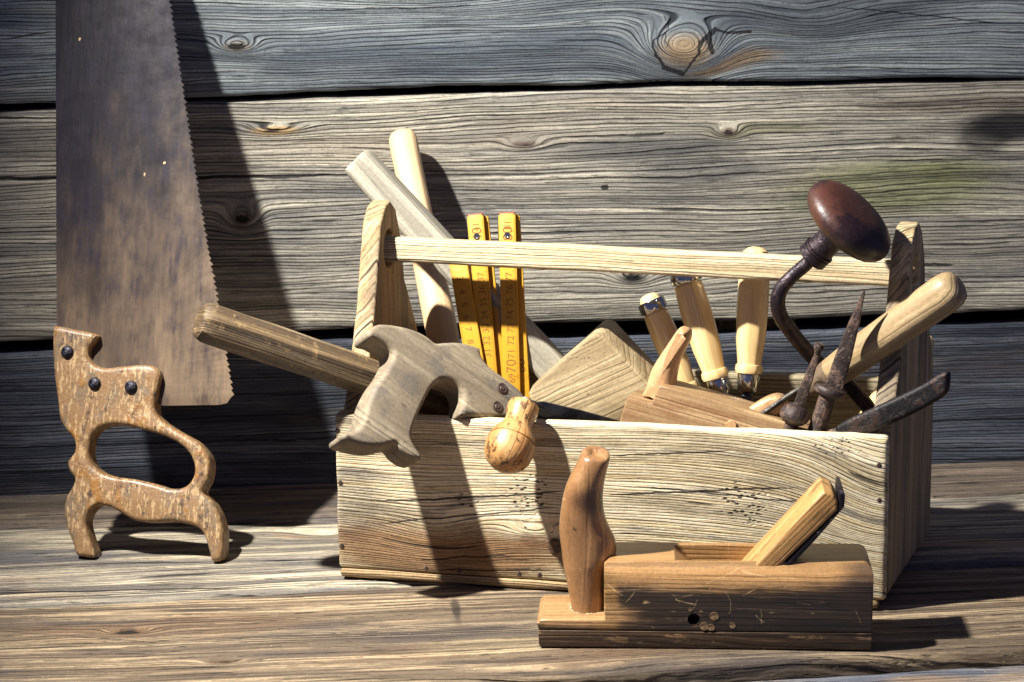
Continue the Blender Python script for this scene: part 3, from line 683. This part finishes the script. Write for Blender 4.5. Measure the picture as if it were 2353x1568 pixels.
# --- chisels
mCh = wood('varnished_ash', '#b58c52', '#ecd6a4', '#dcbd84', freq=110, fine=420, seed=71, warp=.004, bump=.00015, crk=0, wc=(1, 1), rough=.3, spec=.5, grit=.06, coat=.5)
def chisel(label, p0, p1, y0, y1, rp, top='ring', ferr=True, blade=.05):
    """p0 = top of the handle, p1 = lower end of the ferrule"""
    P = at(*p0, y0); Q = at(*p1, y1); L = (Q-P).length; r = rp*psz(P); M = ax(P, Q)
    t = thing('chisel', label, 'chisel', M, 'pale handled chisels in the toolbox')
    fl = .0155
    a = L-fl
    prof = [(0, r*.15), (.0008, r*.5), (.003, r*.74), (.007, r*.84), (.018, r*.86), (.0182, r*.96), (.024, r*1.0), (a*.45, r*1.06), (a*.72, r*.98), (a*.90, r*.80), (a-.0085, r*.78), (a-.008, r*.88), (a-.004, r*.93), (a-.001, r*.86), (a, r*.7)]
    if top == 'dome': prof = [(0, r*.2), (.001, r*.5), (.004, r*.8), (.010, r*.95), (.020, r)] + prof[7:]
    mesh('handle', rod(dens(prof, .006), sec=ngon(1, 40, .55, 8)), mCh, t, M, 30)
    if top == 'ring':
        mesh('striking_ring', rod([(.0065, r*.80), (.0065, r*.98), (.0075, r*1.04), (.0155, r*1.04), (.0165, r*.98), (.0165, r*.8)], n=40), chrome, t, M, 40)
    mesh('ferrule', rod([(a-.0005, r*.5), (a-.0005, r*.66), (a+.001, r*.70), (L-.003, r*.68), (L-.001, r*.60), (L, r*.4)], n=40), chrome, t, M, 40)
    mesh('blade', sweep([(L-.001, 0, 0, .45, .6), (L+.008, 0, 0, .55, .8), (L+.014, 0, 0, 1, .6), (L+blade, 0, 0, 1, .4)], rrect(r*1.3, r*.7, r*.15, 2, 1)), steel, t, M, 30)
    return t
chisel('chisel with chrome ring and rounded top, just behind the small plane horn', (1488, 676), (1600, 942), .165, .150, 31)
chisel('tilted pale chisel handle whose ring end is hidden behind the carrying bar', (1567, 607), (1658, 912), .150, .135, 35, blade=.03)
chisel('upright chisel with pale handle topping out above the carrying bar', (1737, 567), (1718, 902), .150, .128, 36, top='dome', blade=.035)
chisel('chisel lying aslant behind the right end board, mostly hidden', (2134, 776), (1952, 1016), .235, .12, 26, top='dome', blade=.03)

# --- small horned plane lying in the box
mSP = wood('small_plane_beech', '#5d4630', '#ad9068', '#886c4a', freq=150, fine=500, gro=.2, seed=81, warp=.005, bump=.0004, crk=.08, rot=radians(-12), wc=(1, 1), rough=.5, spec=.4, layers=[('#6e4a2a', (12, 40), .52, .68, 3, .6), ('#caa878', (10, 40), .62, .72, 8, .5)])
SP_M = frame(at(1600, 960, .040), ux, (-vy+V((0, 0, .12))).normalized())
sp = thing('hand_plane', 'small wooden hand plane with pale horn half buried in the toolbox', 'hand plane', SP_M)
body = [(1418, 1005), (1425, 962), (1441, 912), (1449, 914), (1497, 926), (1512, 888), (1520, 886), (1640, 919), (1780, 962), (1860, 990), (1850, 1110), (1430, 1080)]
lp = pxloop(body, SP_M, 0, 0); lp2 = []
for p, q in zip(lp, lp[1:]+lp[:1]):
    for k in range(4): lp2.append((p[0]+(q[0]-p[0])*k/4, p[1]+(q[1]-p[1])*k/4))
me = extrude([lp2], .056, .0018, 2); mesh('body', me, mSP, sp, SP_M @ Matrix.Translation((0, 0, -.028)), 40)
def c5(L): return [(1169.5+.3316*x, 519.8+.3316*y) for x, y in L]
mHorn = wood('pale_horn_beech', '#7d5c3c', '#cba880', '#ad8860', freq=90, fine=400, seed=84, warp=.004, bump=.0003, crk=.05, rot=radians(60), wc=(1, 1), rough=.42, spec=.5, layers=[('#5d4430', (50, 60), .62, .70, 3, .7)])
horn = c5([(925, 1195), (945, 1120), (975, 1020), (1010, 950), (1060, 875), (1120, 785), (1170, 715), (1200, 703), (1240, 718), (1252, 745), (1243, 800), (1200, 880), (1168, 960), (1150, 1050), (1140, 1130), (1120, 1200)])
mesh('horn', extrude([pxloop(horn, SP_M, -.018, 3)], .030, .0105, 5), mHorn, sp, SP_M @ Matrix.Translation((0, 0, -.028)), 60)
q = pxloop([(1681, 978)], SP_M, 0, 0)[0]
mesh('dowel_plug', rod([(0, .0045), (.0025, .0045), (.003, .004), (.003, .0002)], n=20), mHorn, sp, SP_M @ Matrix.Translation((q[0], q[1], 0)) @ Matrix.Rotation(radians(-90), 4, 'Y'))
def c6(L): return [(1602.7+.442*x, 372.5+.442*y) for x, y in L]
mesh('wedge', extrude([pxloop(c6([(215, 1320), (250, 1290), (330, 1240), (395, 1219), (440, 1232), (455, 1262), (420, 1310), (350, 1375), (280, 1385)]), SP_M, -.012, 3)], .03, .004, 3), mHorn, sp, SP_M @ Matrix.Translation((0, 0, -.028)), 50)

# --- horned wooden handle with rivets (second saw) straddling the front board
a1 = at(985, 955, -.020); a2 = at(1150, 900, .040); a3 = at(950, 1060, -.052)
nz = (a2-a1).cross(a3-a1).normalized()
if nz.dot(CAM-a1) < 0: nz = -nz
zx = (ux - nz*ux.dot(nz)).normalized(); HS = frame(a1, zx, nz)
hs = thing('small_handsaw', 'handsaw with bare grey-brown horned handle and two rivets hooked over the toolbox front board', 'handsaw', HS)
def c4(L): return [(433.2+.3682*x, 649.7+.3682*y) for x, y in L]
o4 = c4([(1120, 318), (1130, 292), (1165, 266), (1210, 256), (1290, 264), (1370, 280), (1440, 305), (1500, 340), (1545, 374), (1600, 372), (1680, 370), (1760, 384), (1815, 404), (1826, 415), (1830, 450), (1870, 510), (1930, 560), (2000, 610), (2060, 660), (2110, 725), (2118, 780), (2070, 835), (1960, 843), (1850, 836), (1760, 830), (1700, 828), (1695, 800), (1712, 755), (1718, 715), (1700, 655), (1660, 618), (1610, 603), (1565, 613), (1525, 650), (1490, 710), (1450, 790), (1420, 860), (1400, 925), (1398, 975), (1420, 1020), (1450, 1065), (1457, 1090), (1432, 1100), (1380, 1080), (1330, 1040), (1302, 1004), (1270, 1004), (1200, 1020), (1100, 1014), (1010, 990), (985, 984), (966, 968), (964, 946), (980, 933), (1010, 929), (1058, 912), (1088, 860), (1112, 780), (1142, 695), (1185, 615), (1235, 545), (1272, 475), (1276, 430), (1240, 388), (1180, 355), (1135, 343)])
mH4 = wood('bare_grey_brown_handle', '#453d34', '#9f937a', '#7b6f5c', freq=90, fine=420, seed=91, warp=.004, bump=.0005, crk=.12, rot=radians(-15), wc=(1, .5), rough=.72, ridge=(.3, .7), layers=[('#5b5854', (25, 30), .52, .64, 3, .55), ('#3a2b22', (160, 260), .62, .70, 8, .6)], regions=[])
me = extrude([pxloop(o4, HS, .006, 4)], .029, .0042, 4)
mesh('handle', me, mH4, hs, HS @ Matrix.Translation((0, 0, -.0075)), 60)
for c in [(1960, 658), (1930, 772)]:
    q = pxloop(c4([c]), HS, .008, 0)[0]
    rvm = patina('worn_rivet_steel', '#5a4a42', [('#332823', (150, 150, 150), .5, .62, 0, .6)], metal=.4, rough=.45, bump=.0001)
    mesh('rivet', rod([(0, .0048), (.0008, .0048), (.0012, .0040), (.0009, .0030), (.0007, .0024), (.0014, .0020), (.0014, .0002)], n=24), rvm, hs, HS @ Matrix.Translation((q[0], q[1], .0069)) @ Matrix.Rotation(radians(-90), 4, 'Y'))
mesh('blade', extrude([pxloop([(1190, 890), (1215, 925), (1225, 985), (1205, 1030), (1150, 1010), (1140, 940)], HS, 0, 0)], .0016, .0002, 1), steel, hs, HS @ Matrix.Translation((0, 0, -.006)))

# --- drawknife: knob handle in front of the board and blade going in
def c7(x, y): return (736.4+.3039*x, 909.6+.3039*y)
P = at(*c7(1372, 560), -.052); Q = at(*c7(1548, 55), -.006); L_ = (Q-P).length; M = ax(P, Q)
dk_ = thing('drawknife', 'drawknife with a glossy orange turned knob handle hanging over the toolbox front board', 'drawknife', M)
mK = wood('glossy_orange_knob', '#7a522c', '#cba06a', '#ab7c48', freq=60, fine=300, seed=95, warp=.004, bump=.0003, crk=.0, wc=(1, 1), rough=.4, spec=.45, coat=.25, layers=[('#3a2718', (110, 110), .56, .62, 3, .8), ('#e0b070', (90, 90), .60, .70, 9, .5)])
u_ = .3039*psz(P)
prof = [(0, 0.5), (6, 50), (25, 105), (60, 152), (110, 180), (170, 191), (212, 188), (216, 178), (222, 178), (226, 186), (270, 170), (310, 140), (345, 117), (375, 110), (410, 113), (450, 122), (490, 126), (515, 118), (528, 95), (534, 50), (535, 1)]
mesh('knob_handle', rod([(x*L_/535, r*u_) for x, r in prof], n=48, wb=.0004), mK, dk_, M, 40)
mesh('ferrule_nut', rod([(0, .0045), (.004, .0045), (.005, .003)], n=12), patina('grey_nut', '#8c8f92', metal=.5, rough=.4), dk_, M @ Matrix.Translation((L_-.001, 0, 0)))
bars = [at(1212, 930, -.002), at(1236, 932, .010), at(1300, 955, .030), at(1370, 985, .045), at(1480, 1030, .055)]
dkm = patina('dark_blue_steel', '#1c2028', [('#3b3d45', (60, 60, 60), .45, .6, 0, .7), ('#4b3a34', (90, 90, 90), .6, .7, 6, .6)], metal=.6, rough=.42)
me = sweep([(0, 0, 0, .5, .5), (.012, 0, 0, .8, 1), (.05, 0, 0, 1, 1.2), (.15, 0, 0, 1, 1.2)], rrect(.006, .014, .001, 2, 1))
mesh('blade', me, dkm, dk_, ax(at(1216, 934, .010), at(1420, 990, .060)))
mesh('tang', tube([at(1208, 925, -.004), at(1220, 930, .006), at(1240, 938, .014)], [.0035, .004, .004]), dkm, dk_, Matrix.Translation(at(1208, 925, -.004)))

# --- brace
y1_ = .055
def a6(x, y, yb): return at(*c6([(x, y)])[0], yb)
P = a6(592, 500, y1_); Q = a6(880, 215, y1_-.012); M = ax(P, Q); un = .442*psz(P); L_ = (Q-P).length/un
br = thing('brace_drill', 'old iron brace drill with dark red-brown mushroom head leaning on the right end board', 'brace drill', M)
mMush = patina('dark_red_polished_wood', '#33201c', [('#4a2c20', (30, 30, 30), .46, .66, 0, .7), ('#1a0f15', (22, 22, 22), .48, .62, 5, .85), ('#a06a48', (200, 200, 200), .66, .75, 12, .6)], rough=.44, spec=.45, coat=.05, bump=.0002, grads=[('#5c2f20', 0, .035, .065, .4)])
mBr = patina('brown_black_iron', '#231b20', [('#3c2f33', (90, 90, 90), .45, .62, 0, .8), ('#5a463c', (200, 200, 200), .6, .7, 4, .5)], metal=.5, rough=.42, bump=.0004, bs=300)
hp = []
for k in range(0, 25):
    a = -pi/2+pi*k/24; hp.append((290+94*sin(a), max(.5, 262*max(0.0, cos(a))**.52)))
hp = [(170, 60)]+hp
mesh('head', rod([(x*un, r*un) for x, r in hp], n=56), mMush, br, M, 60)
mesh('collar', rod([(x*un, r*un) for x, r in [(-2, 45), (-2, 78), (4, 84), (48, 84), (50, 78), (56, 78), (58, 86), (66, 86), (68, 76), (110, 73), (160, 74), (190, 82), (205, 60)]], n=36), mBr, br, M, 40)
crank = [a6(590, 505, y1_), a6(560, 535, y1_), a6(495, 592, y1_), a6(438, 655, y1_), a6(417, 722, y1_), a6(432, 800, y1_+.004), a6(485, 880, y1_+.012), a6(555, 965, y1_+.022), a6(650, 1065, y1_+.030), a6(770, 1150, y1_+.030), a6(850, 1230, y1_+.030), a6(903, 1310, y1_+.030), a6(905, 1400, y1_+.030), a6(880, 1500, y1_+.030)]
mesh('crank', tube(crank, [36*un]*3+[40*un]*11, 24, .0002), mBr, br, Matrix.Translation(crank[0]), 60)

# --- large pale handled gouge crossing the right end board
P = a6(1300, 675, .030); Q = a6(700, 1100, .064); M = ax(P, Q); un = .442*psz(P); L_ = (Q-P).length
gg = thing('gouge', 'large gouge with thick tan wooden handle slanting up right over the end board', 'gouge', M)
mG1 = wood('tan_worn_handle', '#6d583d', '#b9a27c', '#97805c', freq=110, fine=500, seed=101, warp=.004, bump=.0004, crk=.06, wc=(1, 1), rough=.5, spec=.45, coat=.1, layers=[('#4a3826', (30, 50), .58, .70, 3, .6), ('#d6c096', (90, 90), .62, .72, 8, .5)])
pr_ = [(-78*un, 30*un), (-74*un, 62*un), (-60*un, 84*un), (-30*un, 98*un), (20*un, 104*un), (L_*.5, 100*un), (L_*.85, 92*un), (L_, 84*un)]
mesh('handle', rod(dens(pr_, .006), n=40, wb=.0005), mG1, gg, M, 60)
mesh('ferrule', rod([(L_-.0005, 86*un), (L_+.004, 84*un), (L_+90*un, 66*un), (L_+150*un, 52*un), (L_+165*un, 40*un), (L_+166*un, 1*un)], n=32, wb=.0003), patina('dirty_brown_ferrule', '#6b5a48', [('#3a2e26', (80, 80, 80), .5, .65, 0, .7)], metal=.2, rough=.5), gg, M, 60)
mesh('shank', tube([a6(570, 1165, .064), a6(500, 1200, .060), a6(350, 1300, .050), a6(195, 1402, .040), a6(60, 1500, .035)], [17*un, 17*un, 14*un, 13*un, 12*un]), patina('thin_grey_steel', '#55504a', [('#2c2826', (90, 90, 90), .5, .6, 0, .7)], metal=.6, rough=.4), gg, Matrix.Translation(a6(570, 1165, .064)))

# --- rusty iron tools standing upright
def spike(label, tip, base, colc, foot, w0, w1, cr_, ct, sr, yb, dome=False, caphead=False):
    P = a6(*tip, yb); Q = a6(*base, yb); M = ax(P, Q, -vy); L = (Q-P).length; u = .442*psz(P)
    t = thing('iron_tool', label, 'iron tool', M, 'rusty iron tools standing in the right end of the toolbox')
    mesh('spike', sweep([(x, 0, 0, s, s) for x, s in dens([(0, w0*u*.5), (.003, w0*u), (L*.5, (w0*.25+w1*.68)*u), (L+.004, w1*u)], .004)], rrect(2, 1.5, .25, 2, 3), .0005, 130, w0), iron, t, M, 40)
    if caphead: mesh('cap', rod([(-.003, .001), (-.003, 27*u), (.000, 29*u), (.003, 20*u), (.006, 14*u)], n=16, wb=.0006, ws=120), iron, t, M, 50)
    C = a6(*colc, yb); D = a6(*foot, yb); M2 = ax(C, D, -vy)
    n = 24
    if dome: pr = [(-.6*ct, .3*cr_), (-.55*ct, .6*cr_), (-.3*ct, .85*cr_), (0, cr_), (.25*ct, .98*cr_), (.5*ct, .75*cr_), (.62*ct, .45*cr_)]
    else: pr = [(-.5*ct, .4*cr_), (-.5*ct, .9*cr_), (-.2*ct, cr_), (.2*ct, cr_), (.5*ct, .9*cr_), (.5*ct, .4*cr_)]
    mesh('collar', rod([(x*u, r*u) for x, r in pr], n=n, wb=.0005, ws=120), iron, t, M2, 50)
    Lf = (D-C).length
    mesh('shank', rod(dens([(0, sr*.9*u), (Lf, sr*u), (Lf+.04, sr*u)], .006), n=20, wb=.0004, ws=120), iron, t, M2, 60)
spike('tall tapering rusty iron spike with flat cross collar', (868, 670), (712, 1160), (690, 1185), (612, 1420), 9, 50, 88, 40, 50, .028)
spike('short rusty iron spike with small round cap and domed collar', (632, 965), (522, 1285), (507, 1310), (472, 1430), 13, 31, 78, 88, 40, .026, dome=True, caphead=True)

# --- dark scorched blade pointing right
GB = frame(a6(900, 1300, .018), ux, (-vy).normalized())
PB = (a6(740, 1400, .022)); QB = (a6(1300, 1110, -.006)); xx = (QB-PB).normalized(); GB = frame(PB, xx, (-vy+V((0, 0, .25))-xx*((-vy+V((0, 0, .25))).dot(xx))).normalized())
gb = thing('curved_iron', 'dark blackened curved iron blade pointing out to the right past the end board', 'iron blade', GB)
og = c6([(722, 1398), (735, 1366), (790, 1332), (860, 1300), (1050, 1215), (1180, 1150), (1270, 1095), (1300, 1088), (1313, 1102), (1308, 1180), (1285, 1215), (1245, 1242), (1140, 1300), (1010, 1360), (870, 1420), (780, 1440), (735, 1430)])
mesh('blade', extrude([pxloop(og, GB, 0, 3)], .009, .0038, 4), patina('blackened_iron', '#131114', [('#3a2a24', (90, 90, 90), .48, .62, 0, .7), ('#6a5244', (240, 240, 240), .62, .72, 5, .5)], metal=.35, rough=.5, bump=.0004), gb, GB, 60)
mesh('tang', tube([a6(745, 1402, .022), a6(700, 1408, .024), a6(640, 1430, .026)], [.0042, .0030, .0028]), iron, gb, Matrix.Translation(a6(745, 1402, .022)))

# ================================================================== BENCH PLANE in front
P1 = onz(1238, 1489); P2 = onz(2003, 1497)
px_ = (P2-P1).normalized(); py_ = V((-px_.y, px_.x, 0)); PLN = frame(P1, px_, -py_)      # local y is up, z toward the viewer
LPL = (P2-P1).length; WD = .060
bpn_ = thing('bench_plane', 'long worn wooden bench plane with upright horn grip standing in front of the toolbox', 'hand plane', PLN)
def c8(L): return [(1169.5+.405*x, 979+.405*y) for x, y in L]
def pl(px, py): return pxloop([(px, py)], PLN, 0, 0)[0]
xs_ = pl(1388, 1400)[0]; hs1 = pl(1240, 1424)[1]; hs1b = pl(1388, 1424)[1]; ht = (pl(1400, 1293)[1]+pl(1995, 1308)[1])/2; seam = (pl(1240, 1445)[1]+pl(1990, 1459)[1])/2
def sc(x0, y0, x1, y1, w=.00022, hc='#c9ab7c'):
    a = pl(*c8([(x0, y0)])[0]); b = pl(*c8([(x1, y1)])[0]); k = .6*WD/2; return (a[0], a[1]+k, b[0], b[1]+k, w, hc)
scrs = [sc(920, 955, 960, 1000), sc(935, 985, 1040, 1010, .0004), sc(1040, 955, 960, 975), sc(1060, 985, 1035, 1040), sc(1130, 905, 1230, 870), sc(1235, 865, 1290, 850), sc(1310, 855, 1460, 875, .0004), sc(1460, 875, 1615, 882, .0003),
        sc(1245, 940, 1250, 1060), sc(1330, 960, 1400, 930), sc(1400, 1070, 1450, 1110, .0003), sc(1430, 1040, 1440, 1120), sc(1700, 1235, 1900, 1240), sc(700, 940, 660, 1000), sc(560, 900, 640, 960), sc(1980, 1045, 1990, 1110, .0003), sc(450, 1228, 520, 1255, .0004), sc(1640, 1000, 1700, 1010)]
mPl = wood('dark_worn_plane_wood', '#0e0907', '#413123', '#241a12', freq=190, fine=600, seed=111, segs=scrs, warp=.004, bump=.0004, crk=.12, wc=(1, .6), rough=.42, spec=.5, coat=.2,
           layers=[('#2a1d13', (8, 26), .45, .62, 3, .8), ('#b59468', (70, 170), .66, .71, 9, .8), ('#8a6a45', (20, 60), .62, .72, 19, .5)],
           blobs=[('#b08552', (LPL*.53, ht, .0), (.24, .019, 1), .95), ('#96703f', (xs_+.002, ht*.5, .03), (.010, .030, .02), .85), ('#b58c5c', (.02, hs1+.004, 0), (.06, .010, 1), .9), ('#3a2a1e', (LPL, ht*.7, .03), (.03, .03, .02), .8)])  # tan blobs paint the lit top band and step top into the wood colour
mPlT = mPl
def rim_pts(lp, k=8):
    o = []
    for p, q in zip(lp, lp[1:]+lp[:1]):
        for j in range(k): o.append((p[0]+(q[0]-p[0])*j/k, p[1]+(q[1]-p[1])*j/k))
    return o
rc_ = .007
bodyl = [(0.0, seam+.0001), (LPL, seam+.0001), (LPL+.0005, ht-rc_)] + [(LPL-rc_+rc_*cos(radians(a)), ht-rc_+rc_*sin(radians(a))) for a in (20, 40, 60, 80)] + [(LPL-rc_-.002, ht), (xs_+.004, ht), (xs_, ht-.003), (xs_, hs1b), (.002, hs1), (-.0015, hs1-.003)]
me = extrude([rim_pts(bodyl, 6)], WD, .0014, 2)
def prism(pts, z0, z1):
    bm = bmesh.new(); a = [bm.verts.new((x, y, z0)) for x, y in pts]; b = [bm.verts.new((x, y, z1)) for x, y in pts]; n = len(pts)
    bm.faces.new(a); bm.faces.new(b)
    for i in range(n): bm.faces.new((a[i], a[(i+1) % n], b[(i+1) % n], b[i]))
    return from_bm(bm)
mx0 = pl(*c8([(940, 800)])[0])[0]; mx1 = pl(*c8([(1640, 800)])[0])[0]; mxb = pl(*c8([(1190, 1100)])[0])[0]
cut = prism([(mx0, ht+.02), (mx0, ht), (mx0+.018, ht-.016), (mxb+.002, seam-.004), (mxb+.01, seam-.004), (mx1, ht), (mx1+.002, ht+.02)], -WD/2+.009, WD/2-.0125)
hx, hy = pl(*c8([(1048, 1097)])[0])
hc = prism([(hx+.0047*cos(t*pi/12), hy+.0047*sin(t*pi/12)) for t in range(24)], WD/2-.014, WD/2+.01)
def chamf(y0, z0, y1, z1):
    bm = bmesh.new(); rr = []
    for X in (xs_-.002, LPL+.01):
        rr.append([bm.verts.new((X, yy, zz)) for yy, zz in ((y0, z0), (y1, z1), (y1+.02, z1+.02), (y0, z0+.03))])
    for k in range(4): bm.faces.new((rr[0][k], rr[0][(k+1) % 4], rr[1][(k+1) % 4], rr[1][k]))
    bm.faces.new(rr[0]); bm.faces.new(rr[1]); return from_bm(bm)
me = boolean(me, [cut, hc, chamf(ht-.022, WD/2+.0002, ht-.006, WD/2-.0042), chamf(ht-.0085, WD/2-.0030, ht+.0005, WD/2-.0098)])
MB_ = PLN @ Matrix.Translation((0, 0, -WD/2))
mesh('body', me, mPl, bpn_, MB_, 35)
solel = [(.001, .0008), (LPL-.001, .0008), (LPL, .003), (LPL, seam-.0001), (-.0002, seam-.0001), (0, .003)]
mSole = wood('plane_sole_wood', '#150e0a', '#604a34', '#34261a', freq=150, fine=600, seed=115, bump=.0004, crk=.12, wc=(1, .6), rough=.5, spec=.4, layers=[('#a5835a', (40, 120), .6, .70, 3, .6), ('#1f1813', (10, 40), .5, .64, 9, .7)])
mesh('sole', extrude([rim_pts(solel, 6)], WD, .0007, 2), mSole, bpn_, MB_, 35)
lightplug = patina('pale_wood_plug', '#5c452e', [('#8f7450', (260, 260, 60), .5, .62, 0, .7)], rough=.6)
for (cx, cy, r) in [(1165, 1080, 25), (1108, 1138, 24), (1147, 1143, 20), (1268, 1132, 17), (1028, 1042, 10)]:
    qx, qy = pl(*c8([(cx, cy)])[0]); r_ = r*.405*psz(P1)
    mesh('wood_plug', rod([(0, r_), (.0004, r_*.95), (.0002, r_*.6), (.0005, r_*.2), (.0005, .0001)], n=18), lightplug, bpn_, PLN @ Matrix.Translation((qx, qy, 0)) @ Matrix.Rotation(radians(-90), 4, 'Y'))
# horn grip: loft of rings
secs = [(1075, 362, 536), (1045, 358, 538), (1000, 352, 541), (950, 344, 542), (900, 334, 542), (850, 325, 543), (800, 312, 548), (775, 307, 572), (760, 305, 598), (720, 300, 607), (680, 296, 609), (640, 292, 604), (610, 290, 592), (580, 288, 574), (540, 289, 556), (500, 292, 543), (450, 298, 534), (400, 306, 531), (350, 320, 535), (300, 340, 544), (260, 360, 552), (220, 382, 562), (190, 398, 569), (172, 406, 572), (160, 412, 570), (153, 422, 562)]
bm = bmesh.new(); rings = []; zc = -WD/2
GR = frame(P1, px_, -py_); top_i = len(secs)-1
nrm0 = -py_; PO = P1 - nrm0*(WD/2)
for i, (yy, xl, xr) in enumerate(secs):
    a = PLN.inverted() @ onpl(*c8([(xl, yy)])[0], PO, nrm0); b = PLN.inverted() @ onpl(*c8([(xr, yy)])[0], PO, nrm0)
    c = (a+b)/2; rx = (b-a).length/2; up_ = i/(len(secs)-1)
    rz = .0165 if i < 19 else .0165-.0045*(i-18)/(len(secs)-19)
    rz = min(rz, .0165); r = []
    ear = 1 if 7 <= i <= 13 else 0
    for k in range(40):
        t = 2*pi*k/40; ct, st = cos(t), sin(t)
        e = .78; X = rx*math.copysign(abs(ct)**e, ct); Z = rz*math.copysign(abs(st)**e, st)
        if ear and ct > .2: Z *= (1-.55*max(0, (X/rx-.35)))
        if not ear and i < 19 and ct > 0: Z *= (1-.12*X/rx)
        p = V((c.x+X, c.y, c.z+Z)); 
        tl = (i/top_i)**4; p.y += -tl*(Z*.18) - tl*X*.10
        r.append(bm.verts.new(p+noise.noise_vector(p*45)*.0006))
    rings.append(r)
for a, b in zip(rings, rings[1:]):
    for k in range(40): bm.faces.new((a[k], a[(k+1) % 40], b[(k+1) % 40], b[k]))
bm.faces.new(rings[0])
last = rings[-1]; cen = V((0, 0, 0))
for v in last: cen += v.co
cen /= 40
prev = last
for (s, dy) in [(.82, .0004), (.5, .0002), (.42, -.0016), (.2, -.0018)]:
    r = [bm.verts.new(cen+(v.co-cen)*s+V((0, dy, 0))) for v in last]
    for k in range(40): bm.faces.new((prev[k], prev[(k+1) % 40], r[(k+1) % 40], r[k]))
    prev = r
bm.faces.new(prev)
mTote = wood('smooth_orange_beech', '#573922', '#a88056', '#85603c', freq=80, fine=420, seed=121, warp=.004, bump=.00025, crk=.04, rot=radians(86), wc=(1, .6), rough=.36, spec=.5, coat=.35, layers=[('#3a2418', (50, 60), .66, .72, 3, .8), ('#e0bb85', (140, 60), .66, .72, 9, .6)],
             regions=[('#52301f', .115, -.052, .012, .03, .8)])
mesh('horn_grip', from_bm(bm), mTote, bpn_, PLN, 60)
# wedge and iron
zf = -.0075
mWd = wood('wedge_wood', '#6a4a28', '#cba26a', '#a87e4a', freq=120, fine=450, seed=125, warp=.003, bump=.0003, crk=.08, rot=radians(46), wc=(1, .6), rough=.45, spec=.45, layers=[('#3c2817', (20, 60), .56, .68, 3, .6), ('#d8b482', (60, 60), .64, .72, 9, .5)])
wg = c8([(1290, 905), (1385, 800), (1580, 590), (1775, 382), (1790, 374), (1840, 392), (1866, 430), (1866, 482), (1520, 812), (1420, 905)])
mesh('wedge', extrude([rim_pts(pxloop(wg, PLN, zf, 0), 3)], .044, .0022, 3), mWd, bpn_, PLN @ Matrix.Translation((0, 0, zf-.022)), 40)
ir = c8([(1430, 910), (1545, 808), (1700, 650), (1872, 478), (1876, 420), (1880, 382), (1895, 380), (1908, 398), (1903, 462), (1730, 660), (1580, 815), (1480, 910)])
mesh('plane_iron', extrude([rim_pts(pxloop(ir, PLN, zf, 0), 3)], .046, .0006, 1), patina('dark_plane_iron', '#1e1a20', [('#4b4650', (120, 120, 120), .5, .62, 0, .7), ('#5a4238', (200, 200, 200), .6, .7, 6, .6)], metal=.6, rough=.42, bump=.0004), bpn_, PLN @ Matrix.Translation((0, 0, zf-.0235)), 40)

# pale sawdust at the foot of the horn grip and a few crumbs on the bench
dust = patina('pale_sawdust', '#c4b08c', rough=.95, spec=.1)
bm = bmesh.new()
def flake(P, r):
    q = [bm.verts.new(P+V((random.uniform(-1, 1), random.uniform(-1, 1), random.uniform(0, .7)))*r) for _ in range(4)]
    for a in ((0, 1, 2), (0, 2, 3), (0, 1, 3), (1, 2, 3)): bm.faces.new([q[k] for k in a])
g0 = pl(*c8([(350, 1045)])[0])[0]; g1 = pl(*c8([(545, 1045)])[0])[0]
for k in range(700):
    a = random.uniform(0, 2*pi); rr = 1+abs(random.gauss(0, .12))
    p = V(((g0+g1)/2+(g1-g0)/2*rr*cos(a), hs1b+.0002, -WD/2+.0165*rr*sin(a)))
    if p.x < xs_-.0005 and p.x > .004: flake(PLN @ p, random.uniform(.00025, .0007))
tag(mesh('sawdust', from_bm(bm), dust, None, Matrix.Identity(4)), 'pale sawdust lying round the foot of the horn grip', 'sawdust', kind='stuff')
bm = bmesh.new()
for k in range(170):
    p = onz(random.uniform(0, 2353), random.uniform(1220, 1560), .0002)
    flake(p, random.choice([.0003, .0004, .0006, .0009]))
tag(mesh('wood_crumbs', from_bm(bm), dust, None, Matrix.Identity(4)), 'tiny pale wood crumbs scattered over the bench planks', 'crumbs', kind='stuff')
